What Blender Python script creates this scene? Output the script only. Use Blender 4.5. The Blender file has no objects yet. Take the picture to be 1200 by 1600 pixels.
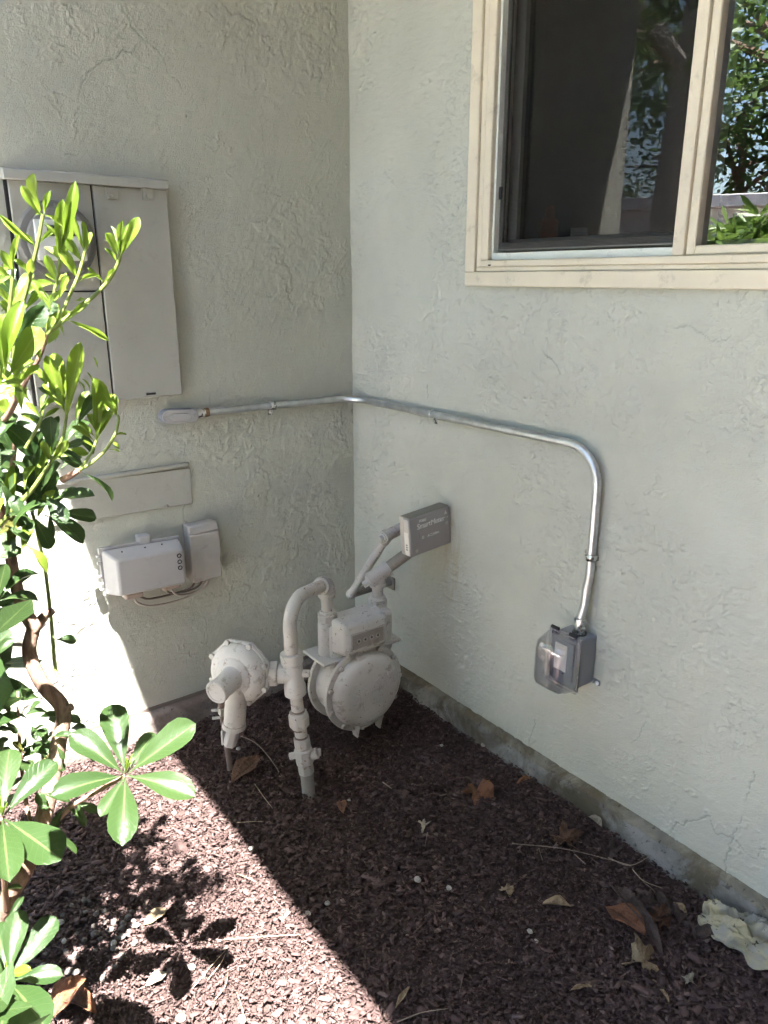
import bpy, bmesh, math, random
import numpy as np
from mathutils import Vector, Matrix

random.seed(7)
rng = np.random.default_rng(11)
scene = bpy.context.scene
COL = scene.collection

# ------------------------------------------------------------------ camera
F_PX, PITCH, HEAD, CAM_H = 1185.0, math.radians(17.2), math.radians(143.2), 1.17
CAM = np.array([1.921, -1.318, CAM_H])
fw = np.array([math.cos(HEAD) * math.cos(PITCH), math.sin(HEAD) * math.cos(PITCH), -math.sin(PITCH)])
rt = np.array([math.sin(HEAD), -math.cos(HEAD), 0.0])
up = np.cross(rt, fw)
hd = np.array([math.cos(HEAD), math.sin(HEAD), 0.0])
cam_data = bpy.data.cameras.new('camera')
cam = bpy.data.objects.new('camera', cam_data)
COL.objects.link(cam)
cam.location = CAM
cam.rotation_euler = (math.pi / 2 - PITCH, 0, HEAD - math.pi / 2)
cam_data.sensor_fit = 'AUTO'
cam_data.sensor_width = 36
cam_data.lens = 36 * F_PX / 1600
cam_data.clip_start, cam_data.clip_end = 0.02, 400
scene.camera = cam

# ------------------------------------------------------------------ sky, sun, exposure
SUN = Vector((0.33, -0.21, 1.0)).normalized()          # towards the sun
elev = math.asin(SUN.z)
world = bpy.data.worlds.new('World')
scene.world = world
world.use_nodes = True
wn = world.node_tree
for n in list(wn.nodes):
    wn.nodes.remove(n)
sky = wn.nodes.new('ShaderNodeTexSky')
sky.sky_type = 'NISHITA'
sky.sun_disc = False
sky.sun_elevation = elev
sky.sun_rotation = math.atan2(SUN.x, SUN.y)
sky.air_density, sky.dust_density, sky.ozone_density = 1.0, 0.9, 1.0
bg = wn.nodes.new('ShaderNodeBackground')
bg.inputs['Strength'].default_value = 0.052
wo = wn.nodes.new('ShaderNodeOutputWorld')
wn.links.new(sky.outputs[0], bg.inputs[0])
wn.links.new(bg.outputs[0], wo.inputs[0])
sl = bpy.data.lights.new('sun', 'SUN')
sl.energy, sl.angle, sl.color = 5.0, math.radians(0.55), (1.0, 0.97, 0.94)
so = bpy.data.objects.new('sun', sl)
COL.objects.link(so)
so.rotation_euler = SUN.to_track_quat('Z', 'Y').to_euler()
so.location = (3, -3, 6)
vs = scene.view_settings
vs.view_transform, vs.look, vs.gamma, vs.use_curve_mapping = 'Standard', 'None', 1.0, False
vs.exposure = 3.76
scene.cycles.max_bounces = 6
scene.cycles.diffuse_bounces = 4
scene.cycles.glossy_bounces = 3
scene.cycles.transparent_max_bounces = 28
scene.cycles.use_adaptive_sampling = True
scene.cycles.adaptive_threshold = 0.06
scene.cycles.adaptive_min_samples = 10
scene.cycles.caustics_reflective = False
scene.cycles.caustics_refractive = False
scene.cycles.use_denoising = True

# ------------------------------------------------------------------ measuring helpers (photo pixel -> a point on a real surface)
def ray(px, py):
    d = fw * F_PX + rt * (px - 600) + up * (800 - py)
    return d / np.linalg.norm(d)
def hit(px, py, axis, val):
    d = ray(px, py)
    return Vector(CAM + d * ((val - CAM[axis]) / d[axis]))
def RW(px, py, off=0.0): return hit(px, py, 1, -off)      # on the wall with the window
def LW(px, py, off=0.0): return hit(px, py, 0, off)       # on the wall with the electric panel
GZ = -0.078
def gz(x, y):
    x = np.asarray(x, float); y = np.asarray(y, float)
    return GZ + 0.007 * np.sin(3.1 * x + 1.3) * np.cos(2.7 * y) + 0.004 * np.sin(9 * x + 4 * y) + 0.004 * np.sin(7 * y - 5 * x + 1) + 0.036 * np.exp(-np.abs(y) / 0.09)
def GR(px, py, dz=0.0):
    p = hit(px, py, 2, GZ)
    for _ in range(3):
        p = hit(px, py, 2, float(gz(p.x, p.y)) + dz)
    return p
def VP(px, py, B):                                        # on the upright plane through B that faces the viewer
    d = ray(px, py)
    return Vector(CAM + d * (((np.array(B) - CAM) @ hd) / (d @ hd)))
def AT(px, py, t): return Vector(CAM + ray(px, py) * t)
def project(P):
    v = np.asarray(P) - CAM
    z = v @ fw
    return 600 + F_PX * (v @ rt) / z, 800 - F_PX * (v @ up) / z, z

# ------------------------------------------------------------------ node helpers
class NT:
    def __init__(self, name):
        self.m = bpy.data.materials.new(name)
        self.m.use_nodes = True
        self.t = self.m.node_tree
        for n in list(self.t.nodes):
            self.t.nodes.remove(n)
        self.out = self.n('ShaderNodeOutputMaterial')
    def n(self, kind, **kw):
        nd = self.t.nodes.new(kind)
        for k, v in kw.items():
            setattr(nd, k, v)
        return nd
    def link(self, a, b):
        if hasattr(a, 'outputs'): a = a.outputs[0]
        self.t.links.new(a, b)
    def put(self, sock, v):
        if v is None: return
        if hasattr(v, 'outputs') or isinstance(v, bpy.types.NodeSocket):
            self.link(v, sock)
        elif isinstance(v, (tuple, list)) and len(v) == 3 and sock.type == 'RGBA':
            sock.default_value = (*v, 1)
        else:
            sock.default_value = v
    def coord(self, which='Object', scale=(1, 1, 1), loc=(0, 0, 0)):
        c = self.n('ShaderNodeTexCoord')
        mp = self.n('ShaderNodeMapping')
        mp.inputs['Scale'].default_value = scale
        mp.inputs['Location'].default_value = loc
        self.link(c.outputs[which], mp.inputs[0])
        return mp.outputs[0]
    def noise(self, vec, scale, detail=3, rough=0.5, dist=0.0, color=False):
        nd = self.n('ShaderNodeTexNoise')
        self.put(nd.inputs['Vector'], vec)
        nd.inputs['Scale'].default_value = scale
        nd.inputs['Detail'].default_value = detail
        nd.inputs['Roughness'].default_value = rough
        nd.inputs['Distortion'].default_value = dist
        return nd.outputs['Color' if color else 0]
    def voro(self, vec, scale, feature='F1', out='Distance'):
        nd = self.n('ShaderNodeTexVoronoi', feature=feature)
        self.put(nd.inputs['Vector'], vec)
        nd.inputs['Scale'].default_value = scale
        return nd.outputs[out]
    def step(self, v, lo, hi, a=0.0, b=1.0):
        nd = self.n('ShaderNodeMapRange', interpolation_type='SMOOTHSTEP')
        self.put(nd.inputs[0], v)
        for i, x in zip((1, 2, 3, 4), (lo, hi, a, b)):
            self.put(nd.inputs[i], x)
        return nd.outputs[0]
    def math(self, op, a, b=None):
        nd = self.n('ShaderNodeMath', operation=op)
        self.put(nd.inputs[0], a)
        if b is not None: self.put(nd.inputs[1], b)
        return nd.outputs[0]
    def vadd(self, a, b, k=1.0):
        s = self.n('ShaderNodeVectorMath', operation='SCALE')
        self.put(s.inputs[0], b); s.inputs['Scale'].default_value = k
        nd = self.n('ShaderNodeVectorMath', operation='ADD')
        self.put(nd.inputs[0], a); self.link(s.outputs[0], nd.inputs[1])
        return nd.outputs[0]
    def mix(self, fac, a, b, blend='MIX'):
        nd = self.n('ShaderNodeMix', data_type='RGBA', blend_type=blend)
        self.put(nd.inputs[0], fac)
        self.put(nd.inputs[6], a); self.put(nd.inputs[7], b)
        return nd.outputs[2]
    def ramp(self, v, stops):
        nd = self.n('ShaderNodeValToRGB')
        self.put(nd.inputs[0], v)
        el = nd.color_ramp.elements
        while len(el) < len(stops): el.new(0.5)
        for e, (p, c) in zip(el, stops):
            e.position = p; e.color = (*c, 1)
        return nd.outputs[0]
    def bump(self, h, strength=1.0, dist=1.0, normal=None):
        nd = self.n('ShaderNodeBump')
        nd.inputs['Strength'].default_value = strength
        nd.inputs['Distance'].default_value = dist
        self.put(nd.inputs['Height'], h)
        if normal is not None: self.put(nd.inputs['Normal'], normal)
        return nd.outputs[0]
    def bsdf(self, color, rough=0.6, metal=0.0, normal=None, spec=0.5, **kw):
        b = self.n('ShaderNodeBsdfPrincipled')
        self.put(b.inputs['Base Color'], color)
        self.put(b.inputs['Roughness'], rough)
        self.put(b.inputs['Metallic'], metal)
        b.inputs['Specular IOR Level'].default_value = spec
        if normal is not None: self.put(b.inputs['Normal'], normal)
        for k, v in kw.items(): self.put(b.inputs[k], v)
        return b
    def done(self, shader):
        self.link(shader, self.out.inputs['Surface'])
        return self.m

def sc(c, k): return tuple(min(1, x * k) for x in c)

def painted(name, col, rough=0.55, var=0.12, grain=350, gh=0.0003, rust=0.0, dirt=0.0, waves=0.0):
    m = NT(name)
    v = m.coord()
    n1 = m.noise(v, 9, 4, 0.6)
    c = m.mix(m.step(n1, 0.3, 0.7), sc(col, 1 - var), sc(col, 1 + var))
    if dirt:
        d = m.math('MULTIPLY', m.step(m.noise(v, 26, 5, 0.7), 0.56, 0.68), dirt)
        c = m.mix(d, c, (0.16, 0.13, 0.10))
    if rust:
        r = m.math('MULTIPLY', m.step(m.noise(v, 70, 5, 0.78), 0.605, 0.65), rust)
        c = m.mix(r, c, (0.17, 0.075, 0.03))
    h = m.math('MULTIPLY', m.noise(v, grain, 3), gh)
    if waves:
        h = m.math('ADD', h, m.math('MULTIPLY', m.noise(v, 38, 3, 0.5), waves))
    return m.done(m.bsdf(c, m.step(n1, 0.2, 0.8, rough - 0.08, rough + 0.1), 0, m.bump(h)))

def stucco(name, col, stain):
    """paint only: the trowelled relief is in the mesh, 'wear' marks cracks, pits and shade painted along ridges"""
    m = NT(name)
    v = m.coord()
    at = m.n('ShaderNodeAttribute', attribute_name='wear_shade')
    n1 = m.noise(v, 2.4, 4, 0.65)
    c = m.mix(m.step(n1, 0.3, 0.7), sc(col, 0.92), sc(col, 1.06))
    c = m.mix(m.math('MULTIPLY', at.outputs['Fac'], 0.8), c, sc(col, 0.22))
    if stain:
        sp = m.n('ShaderNodeSeparateXYZ'); m.put(sp.inputs[0], v)
        st = m.math('MULTIPLY', m.step(m.math('ABSOLUTE', m.math('SUBTRACT', sp.outputs[0], 0.475)), 0.0, 0.07, 1, 0),
                    m.math('MULTIPLY', m.step(sp.outputs[2], 0.08, 0.42), m.step(sp.outputs[2], 0.60, 0.52)))
        st = m.math('MULTIPLY', st, m.step(m.noise(m.coord(scale=(1, 1, 0.25)), 40, 2, 0.6), 0.35, 0.7))
        c = m.mix(m.math('MULTIPLY', st, 0.6), c, (0.36, 0.29, 0.17))
    g = m.noise(v, 260, 3, 0.7)
    return m.done(m.bsdf(c, m.step(g, 0.3, 0.7, 0.5, 0.7), 0, m.bump(m.math('MULTIPLY', g, 0.0015)), 0.35))

M = {}
WALL = (0.45, 0.455, 0.385)
M['stucco_left'] = stucco('stucco_plain', WALL, False)
M['stucco_right'] = stucco('stucco_combed', WALL, True)

def concrete(name, col, stain, k):
    m = NT(name)
    v = m.coord()
    c = m.mix(m.step(m.noise(v, 14, 5, 0.65), 0.35, 0.65), sc(col, 0.75), sc(col, 1.2))
    c = m.mix(m.math('MULTIPLY', m.step(m.noise(v, 5.5, 5, 0.7, 0.6), 0.44, 0.62), k), c, stain)
    c = m.mix(m.math('MULTIPLY', m.step(m.noise(v, 70, 4, 0.7), 0.58, 0.68), 0.8), c, (0.06, 0.055, 0.045))
    h = m.math('ADD', m.math('MULTIPLY', m.noise(v, 40, 6, 0.7), 0.006), m.math('MULTIPLY', m.noise(v, 240, 3), 0.0008))
    return m.done(m.bsdf(c, 0.9, 0, m.bump(h), 0.2))
M['footing'] = concrete('footing_concrete', (0.21, 0.205, 0.19), (0.085, 0.073, 0.048), 0.95)
M['ledge'] = concrete('ledge_mortar', (0.21, 0.195, 0.155), (0.11, 0.09, 0.055), 0.9)
M['footing_left'] = concrete('footing_painted', (0.25, 0.21, 0.185), (0.16, 0.12, 0.10), 0.7)
M['bounce_concrete'] = concrete('pale_bounce_concrete', (0.56, 0.54, 0.51), (0.24, 0.22, 0.19), 0.5)  # pale so that the added slab bounces more sun

CREAM = (0.64, 0.575, 0.44)
M['cream'] = painted('cream_vinyl', CREAM, 0.42, 0.05, 300, 0.00008, dirt=0.25)
M['track_white'] = painted('white_track', (0.62, 0.64, 0.58), 0.5, 0.06, 300, 0.0001, dirt=0.25)
M['screen_frame'] = painted('screen_frame_metal', (0.16, 0.155, 0.14), 0.5, 0.08)
M['rubber'] = painted('black_rubber', (0.012, 0.012, 0.013), 0.6)
M['soffit'] = painted('soffit_paint', (0.52, 0.51, 0.46), 0.7, 0.06)
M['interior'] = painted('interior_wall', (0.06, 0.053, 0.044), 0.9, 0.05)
PANEL = (0.365, 0.36, 0.31)
M['panel'] = painted('panel_paint', PANEL, 0.5, 0.05, 260, 0.00012, dirt=0.12, waves=0.0005)
M['plate'] = painted('plate_paint', (0.385, 0.38, 0.325), 0.5, 0.05, 260, 0.00015, dirt=0.12, waves=0.0012)
M['gap'] = painted('gap_black', (0.012, 0.011, 0.010), 0.8)
M['netbox'] = painted('grey_plastic', (0.385, 0.375, 0.36), 0.42, 0.04, 500, 0.00006, dirt=0.10)
M['utilbox'] = painted('aged_grey_plastic', (0.37, 0.35, 0.31), 0.55, 0.08, 300, 0.0002, dirt=0.35)
M['tan_plastic'] = painted('tan_plastic', (0.36, 0.29, 0.24), 0.6, 0.08)
M['cable'] = painted('cable_jacket', (0.40, 0.36, 0.32), 0.55, 0.1)
M['cable_dark'] = painted('cable_dark', (0.16, 0.13, 0.11), 0.55, 0.1)
GAS = (0.47, 0.46, 0.435)
M['gas'] = painted('gas_paint', GAS, 0.42, 0.08, 260, 0.0003, rust=0.65, dirt=0.55, waves=0.0006)
M['gas_rust'] = painted('gas_pipe_paint', (0.42, 0.40, 0.37), 0.55, 0.14, 260, 0.0005, rust=0.95, dirt=0.6, waves=0.0008)
M['gas_dirty'] = painted('grimy_pipe', (0.27, 0.25, 0.21), 0.75, 0.3, 200, 0.0008, rust=0.8, dirt=0.8, waves=0.002)
M['pipe_low'] = painted('weathered_pipe', (0.27, 0.25, 0.225), 0.7, 0.15, 200, 0.0006, rust=0.6, dirt=0.6)
M['rod'] = painted('rusty_rod', (0.17, 0.125, 0.105), 0.7, 0.2, 300, 0.0005, rust=0.8, dirt=0.4)
M['module'] = painted('module_grey', (0.27, 0.262, 0.258), 0.5, 0.04, 400, 0.0001, dirt=0.15)
M['module_edge'] = painted('module_edge', (0.50, 0.45, 0.39), 0.5, 0.08, 400, 0.0001, dirt=0.35)
M['module_top'] = painted('module_top_dusty', (0.22, 0.205, 0.165), 0.8, 0.2, 300, 0.0004, dirt=0.6)
M['print'] = painted('white_print', (0.82, 0.82, 0.82), 0.5, 0.0)
M['print_dim'] = painted('dim_print', (0.50, 0.50, 0.49), 0.5, 0.0)
M['print_dark'] = painted('dark_print', (0.05, 0.05, 0.05), 0.6, 0.0)
M['sticker'] = painted('paper_sticker', (0.72, 0.68, 0.60), 0.6, 0.04)
M['boxgrey'] = painted('pvc_grey', (0.20, 0.215, 0.235), 0.45, 0.03, 500, 0.00005)
M['brass'] = painted('rusty_brass', (0.24, 0.13, 0.06), 0.5, 0.2)

def metal(name, col, rough, bumpk=0.0002, spots=0.3):
    m = NT(name)
    v = m.coord()
    n1 = m.noise(v, 30, 4, 0.6)
    c = m.mix(m.step(n1, 0.35, 0.7), sc(col, 0.85), sc(col, 1.1))
    c = m.mix(m.math('MULTIPLY', m.step(m.noise(v, 140, 4, 0.7), 0.6, 0.7), spots), c, sc(col, 0.5))
    return m.done(m.bsdf(c, m.step(n1, 0.2, 0.8, rough - 0.08, rough + 0.12), 1.0, m.bump(m.math('MULTIPLY', m.noise(v, 300, 3), bumpk))))
M['zinc'] = metal('galvanised_steel', (0.62, 0.64, 0.65), 0.36)
M['zinc_shiny'] = metal('bright_zinc', (0.72, 0.73, 0.72), 0.25)
M['cast'] = metal('cast_aluminium', (0.66, 0.66, 0.66), 0.45, 0.0006)
M['screw'] = metal('screw_steel', (0.45, 0.44, 0.42), 0.4)

def glass_pane(name, ior, tint, rough=0.0):
    m = NT(name)
    fr = m.n('ShaderNodeFresnel'); fr.inputs['IOR'].default_value = ior
    tr = m.n('ShaderNodeBsdfTransparent'); m.put(tr.inputs[0], tint)
    gl = m.n('ShaderNodeBsdfGlossy'); gl.inputs['Roughness'].default_value = rough
    m.put(gl.inputs[0], (1, 1, 1))
    mx = m.n('ShaderNodeMixShader')
    m.link(fr, mx.inputs[0]); m.link(tr, mx.inputs[1]); m.link(gl, mx.inputs[2])
    return m.done(mx)
M['glass'] = glass_pane('window_glass', 2.7, (0.55, 0.57, 0.55))
M['glass_screened'] = glass_pane('screened_glass', 2.3, (0.55, 0.57, 0.55))
def clear_shell(name, tint, edge, rough, base=0.05):
    m = NT(name)
    lw_ = m.n('ShaderNodeLayerWeight'); lw_.inputs[0].default_value = 0.5
    tr = m.n('ShaderNodeBsdfTransparent'); m.put(tr.inputs[0], tint)
    gl = m.n('ShaderNodeBsdfGlossy'); gl.inputs['Roughness'].default_value = rough
    m.put(gl.inputs[0], (1, 1, 1))
    mx = m.n('ShaderNodeMixShader')
    m.put(mx.inputs[0], m.math('ADD', base, m.math('MULTIPLY', m.math('POWER', lw_.outputs['Facing'], 4.0), edge)))
    m.link(tr, mx.inputs[1]); m.link(gl, mx.inputs[2])
    return m.done(mx)
M['clear'] = clear_shell('clear_plastic', (0.90, 0.90, 0.92), 0.9, 0.03, 0.11)
M['meter_glass'] = clear_shell('meter_glass', (0.95, 0.96, 0.94), 0.5, 0.02)
m = NT('insect_screen')
tr = m.n('ShaderNodeBsdfTransparent')
df = m.bsdf((0.016, 0.015, 0.013), 0.9, 0, None, 0.0)
vx = m.coord()
wv = m.n('ShaderNodeTexWave', wave_type='BANDS', bands_direction='X'); m.put(wv.inputs[0], vx); wv.inputs['Scale'].default_value = 120
wz = m.n('ShaderNodeTexWave', wave_type='BANDS', bands_direction='Z'); m.put(wz.inputs[0], vx); wz.inputs['Scale'].default_value = 120
fac = m.math('MAXIMUM', m.step(wv.outputs[1], 0.25, 0.75, 0.22, 0.62), m.step(wz.outputs[1], 0.25, 0.75, 0.22, 0.62))
mx = m.n('ShaderNodeMixShader'); m.put(mx.inputs[0], fac); m.link(tr, mx.inputs[1]); m.link(df, mx.inputs[2])
M['screen'] = m.done(mx)

def leaf_mat(name, dark, light, rib, rough, trans, spec=0.5, veins=True, blotch=None):
    m = NT(name)
    uv = m.n('ShaderNodeUVMap')
    sp = m.n('ShaderNodeSeparateXYZ'); m.link(uv, sp.inputs[0])
    ax = m.math('ABSOLUTE', sp.outputs[1])
    oi = m.n('ShaderNodeObjectInfo')
    geo = m.n('ShaderNodeNewGeometry')
    rnd = m.math('FRACT', m.math('ADD', oi.outputs['Random'], geo.outputs['Random Per Island']))
    c = m.mix(rnd, dark, light)
    c = m.mix(m.math('MULTIPLY', m.noise(uv.outputs[0], 5, 3, 0.6), 0.35), c, sc(dark, 0.8))
    h = m.math('MULTIPLY', m.noise(uv.outputs[0], 18, 2), 0.0006)
    if blotch:
        ob = m.coord()
        c = m.mix(m.math('MULTIPLY', m.step(m.noise(ob, 4.5, 5, 0.7), 0.50, 0.62), blotch), c, sc(dark, 0.45))
        c = m.mix(m.math('MULTIPLY', m.step(m.noise(ob, 14, 4, 0.75), 0.60, 0.66), 0.7), c, sc(dark, 0.3))
        h = m.math('ADD', h, m.math('MULTIPLY', m.noise(ob, 9, 4, 0.7), 0.05))
    if veins:
        wv = m.n('ShaderNodeTexWave', wave_type='BANDS', bands_direction='X')
        cv = m.n('ShaderNodeCombineXYZ')
        m.put(cv.inputs[0], m.math('SUBTRACT', sp.outputs[0], m.math('MULTIPLY', ax, 0.22)))
        m.link(cv, wv.inputs[0]); wv.inputs['Scale'].default_value = 3.3
        vm = m.step(wv.outputs[1], 0.90, 1.0, 0.0, 0.12)
        c = m.mix(vm, c, rib)
        h = m.math('ADD', h, m.math('MULTIPLY', vm, -0.002))
    ribw = m.step(sp.outputs[0], 0.0, 1.0, 0.13, 0.035)
    c = m.mix(m.math('MULTIPLY', m.math('LESS_THAN', ax, ribw), 0.85), c, rib)
    nb = m.bump(h, 0.6)
    b = m.bsdf(c, rough, 0, nb, spec)
    t = m.n('ShaderNodeBsdfTranslucent')
    m.put(t.inputs[0], m.mix(0.5, c, sc(light, 1.5)))
    mx = m.n('ShaderNodeMixShader'); mx.inputs[0].default_value = trans
    m.link(b, mx.inputs[1]); m.link(t, mx.inputs[2])
    return m.done(mx)
# mature leaves: a few turn yellow, see 'leaf_old'
M['leaf_old'] = leaf_mat('yellowing_leaf', (0.075, 0.085, 0.018), (0.12, 0.12, 0.025), (0.16, 0.15, 0.05), 0.4, 0.35, 0.4, True, 0.25)
M['leaf'] = leaf_mat('mature_leaf', (0.028, 0.060, 0.017), (0.050, 0.088, 0.026), (0.10, 0.135, 0.048), 0.32, 0.50)
M['leaf_new'] = leaf_mat('young_leaf', (0.105, 0.175, 0.017), (0.175, 0.245, 0.028), (0.21, 0.26, 0.07), 0.33, 0.50)
M['leaf_tree'] = leaf_mat('tree_leaf', (0.035, 0.075, 0.018), (0.08, 0.13, 0.03), (0.1, 0.16, 0.05), 0.5, 0.35, 0.3, False)
M['leaf_hedge'] = leaf_mat('hedge_leaf', (0.06, 0.12, 0.02), (0.13, 0.20, 0.04), (0.15, 0.2, 0.06), 0.4, 0.35, 0.4, False)
def dead_mat(name, dark, light, rib, rough=0.7):
    return leaf_mat(name, dark, light, rib, rough, 0.12, 0.3, True, 0.6)
M['dead_brown'] = dead_mat('dead_leaf_brown', (0.12, 0.065, 0.040), (0.19, 0.10, 0.06), (0.10, 0.055, 0.03))
M['dead_orange'] = dead_mat('dead_leaf_orange', (0.24, 0.105, 0.055), (0.30, 0.14, 0.075), (0.10, 0.045, 0.03), 0.45)
M['dead_tan'] = dead_mat('dead_leaf_tan', (0.34, 0.25, 0.15), (0.44, 0.33, 0.21), (0.2, 0.14, 0.08))
M['dead_grey'] = dead_mat('dead_leaf_grey', (0.085, 0.060, 0.052), (0.13, 0.095, 0.082), (0.05, 0.035, 0.03))
M['dead_pale'] = dead_mat('dead_leaf_pale', (0.42, 0.37, 0.28), (0.55, 0.48, 0.37), (0.3, 0.25, 0.18))
M['stem_green'] = painted('green_stem', (0.15, 0.19, 0.045), 0.5, 0.15)
M['stem_brown'] = painted('brown_stem', (0.21, 0.125, 0.085), 0.7, 0.2, 300, 0.0006)
def bark(name, a, b):
    m = NT(name)
    v = m.coord(scale=(1, 1, 0.35))
    n1 = m.noise(v, 60, 5, 0.65)
    c = m.mix(m.step(n1, 0.35, 0.65), a, b)
    h = m.math('ADD', m.math('MULTIPLY', n1, 0.004), m.math('MULTIPLY', m.noise(m.coord(), 160, 3), 0.001))
    return m.done(m.bsdf(c, 0.85, 0, m.bump(h), 0.25))
M['bark'] = bark('shrub_bark', (0.115, 0.072, 0.052), (0.25, 0.17, 0.125))
M['bark_pale'] = bark('pale_bark', (0.28, 0.25, 0.21), (0.5, 0.46, 0.4))
M['straw'] = painted('dry_straw', (0.30, 0.235, 0.155), 0.7, 0.2)
M['twig'] = painted('dry_twig', (0.20, 0.155, 0.12), 0.8, 0.25)
M['pebble'] = painted('pebble_stone', (0.11, 0.09, 0.078), 0.75, 0.25, 250, 0.0006)
M['pebble_pale'] = painted('pale_stone', (0.33, 0.30, 0.26), 0.75, 0.15, 250, 0.0006)

def mulch_mat():
    m = NT('bark_mulch')
    geo = m.n('ShaderNodeNewGeometry')
    r = geo.outputs['Random Per Island']
    c = m.ramp(r, [(0.0, (0.042, 0.027, 0.023)), (0.4, (0.076, 0.049, 0.044)), (0.75, (0.100, 0.066, 0.060)), (0.95, (0.14, 0.096, 0.087)), (1.0, (0.20, 0.145, 0.125))])
    v = m.coord()
    c = m.mix(m.math('MULTIPLY', m.noise(v, 300, 3, 0.7), 0.3), c, (0.055, 0.036, 0.035))
    c = m.mix(m.math('MULTIPLY', m.step(m.noise(v, 2.2, 3), 0.45, 0.7), 0.2), c, (0.13, 0.085, 0.08))
    h = m.math('MULTIPLY', m.noise(v, 420, 3, 0.6), 0.0012)
    return m.done(m.bsdf(c, 0.85, 0, m.bump(h), 0.12))
M['mulch'] = mulch_mat()
m = NT('garden_soil')
v = m.coord()
c = m.mix(m.noise(v, 40, 5, 0.7), (0.050, 0.034, 0.029), (0.095, 0.064, 0.056))
M['soil'] = m.done(m.bsdf(c, 0.95, 0, m.bump(m.math('MULTIPLY', m.noise(v, 120, 5, 0.7), 0.008)), 0.2))
m = NT('dirty_cloth')
v = m.coord()
c = m.mix(m.step(m.noise(v, 22, 4, 0.6), 0.4, 0.62), (0.40, 0.36, 0.23), (0.31, 0.30, 0.26))
c = m.mix(m.step(m.noise(v, 60, 4, 0.7, 0.5), 0.60, 0.66), c, (0.05, 0.042, 0.03))
wv = m.n('ShaderNodeTexVoronoi'); m.put(wv.inputs[0], v); wv.inputs['Scale'].default_value = 480
M['cloth'] = m.done(m.bsdf(c, 0.95, 0, m.bump(m.math('MULTIPLY', wv.outputs[0], 0.0012)), 0.1))
M['orange'] = painted('orange_plastic', (0.55, 0.12, 0.02), 0.4, 0.05)
M['white'] = painted('white_paint', (0.72, 0.72, 0.70), 0.55, 0.05)
M['roof'] = painted('pale_roof', (0.62, 0.60, 0.58), 0.8, 0.1)
M['blocker_brown'] = painted('blocker_brown', (0.11, 0.08, 0.06), 0.8, 0.25)  # dark brown of the added block that keeps sky light out

# ------------------------------------------------------------------ mesh helpers
def basis(z, x=None):
    z = Vector(z).normalized()
    if x is None:
        x = Vector((0, 0, 1)) if abs(z.z) < 0.9 else Vector((1, 0, 0))
    x = Vector(x)
    x = (x - z * x.dot(z)).normalized()
    y = z.cross(x)
    return Matrix((x, y, z)).transposed()

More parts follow.
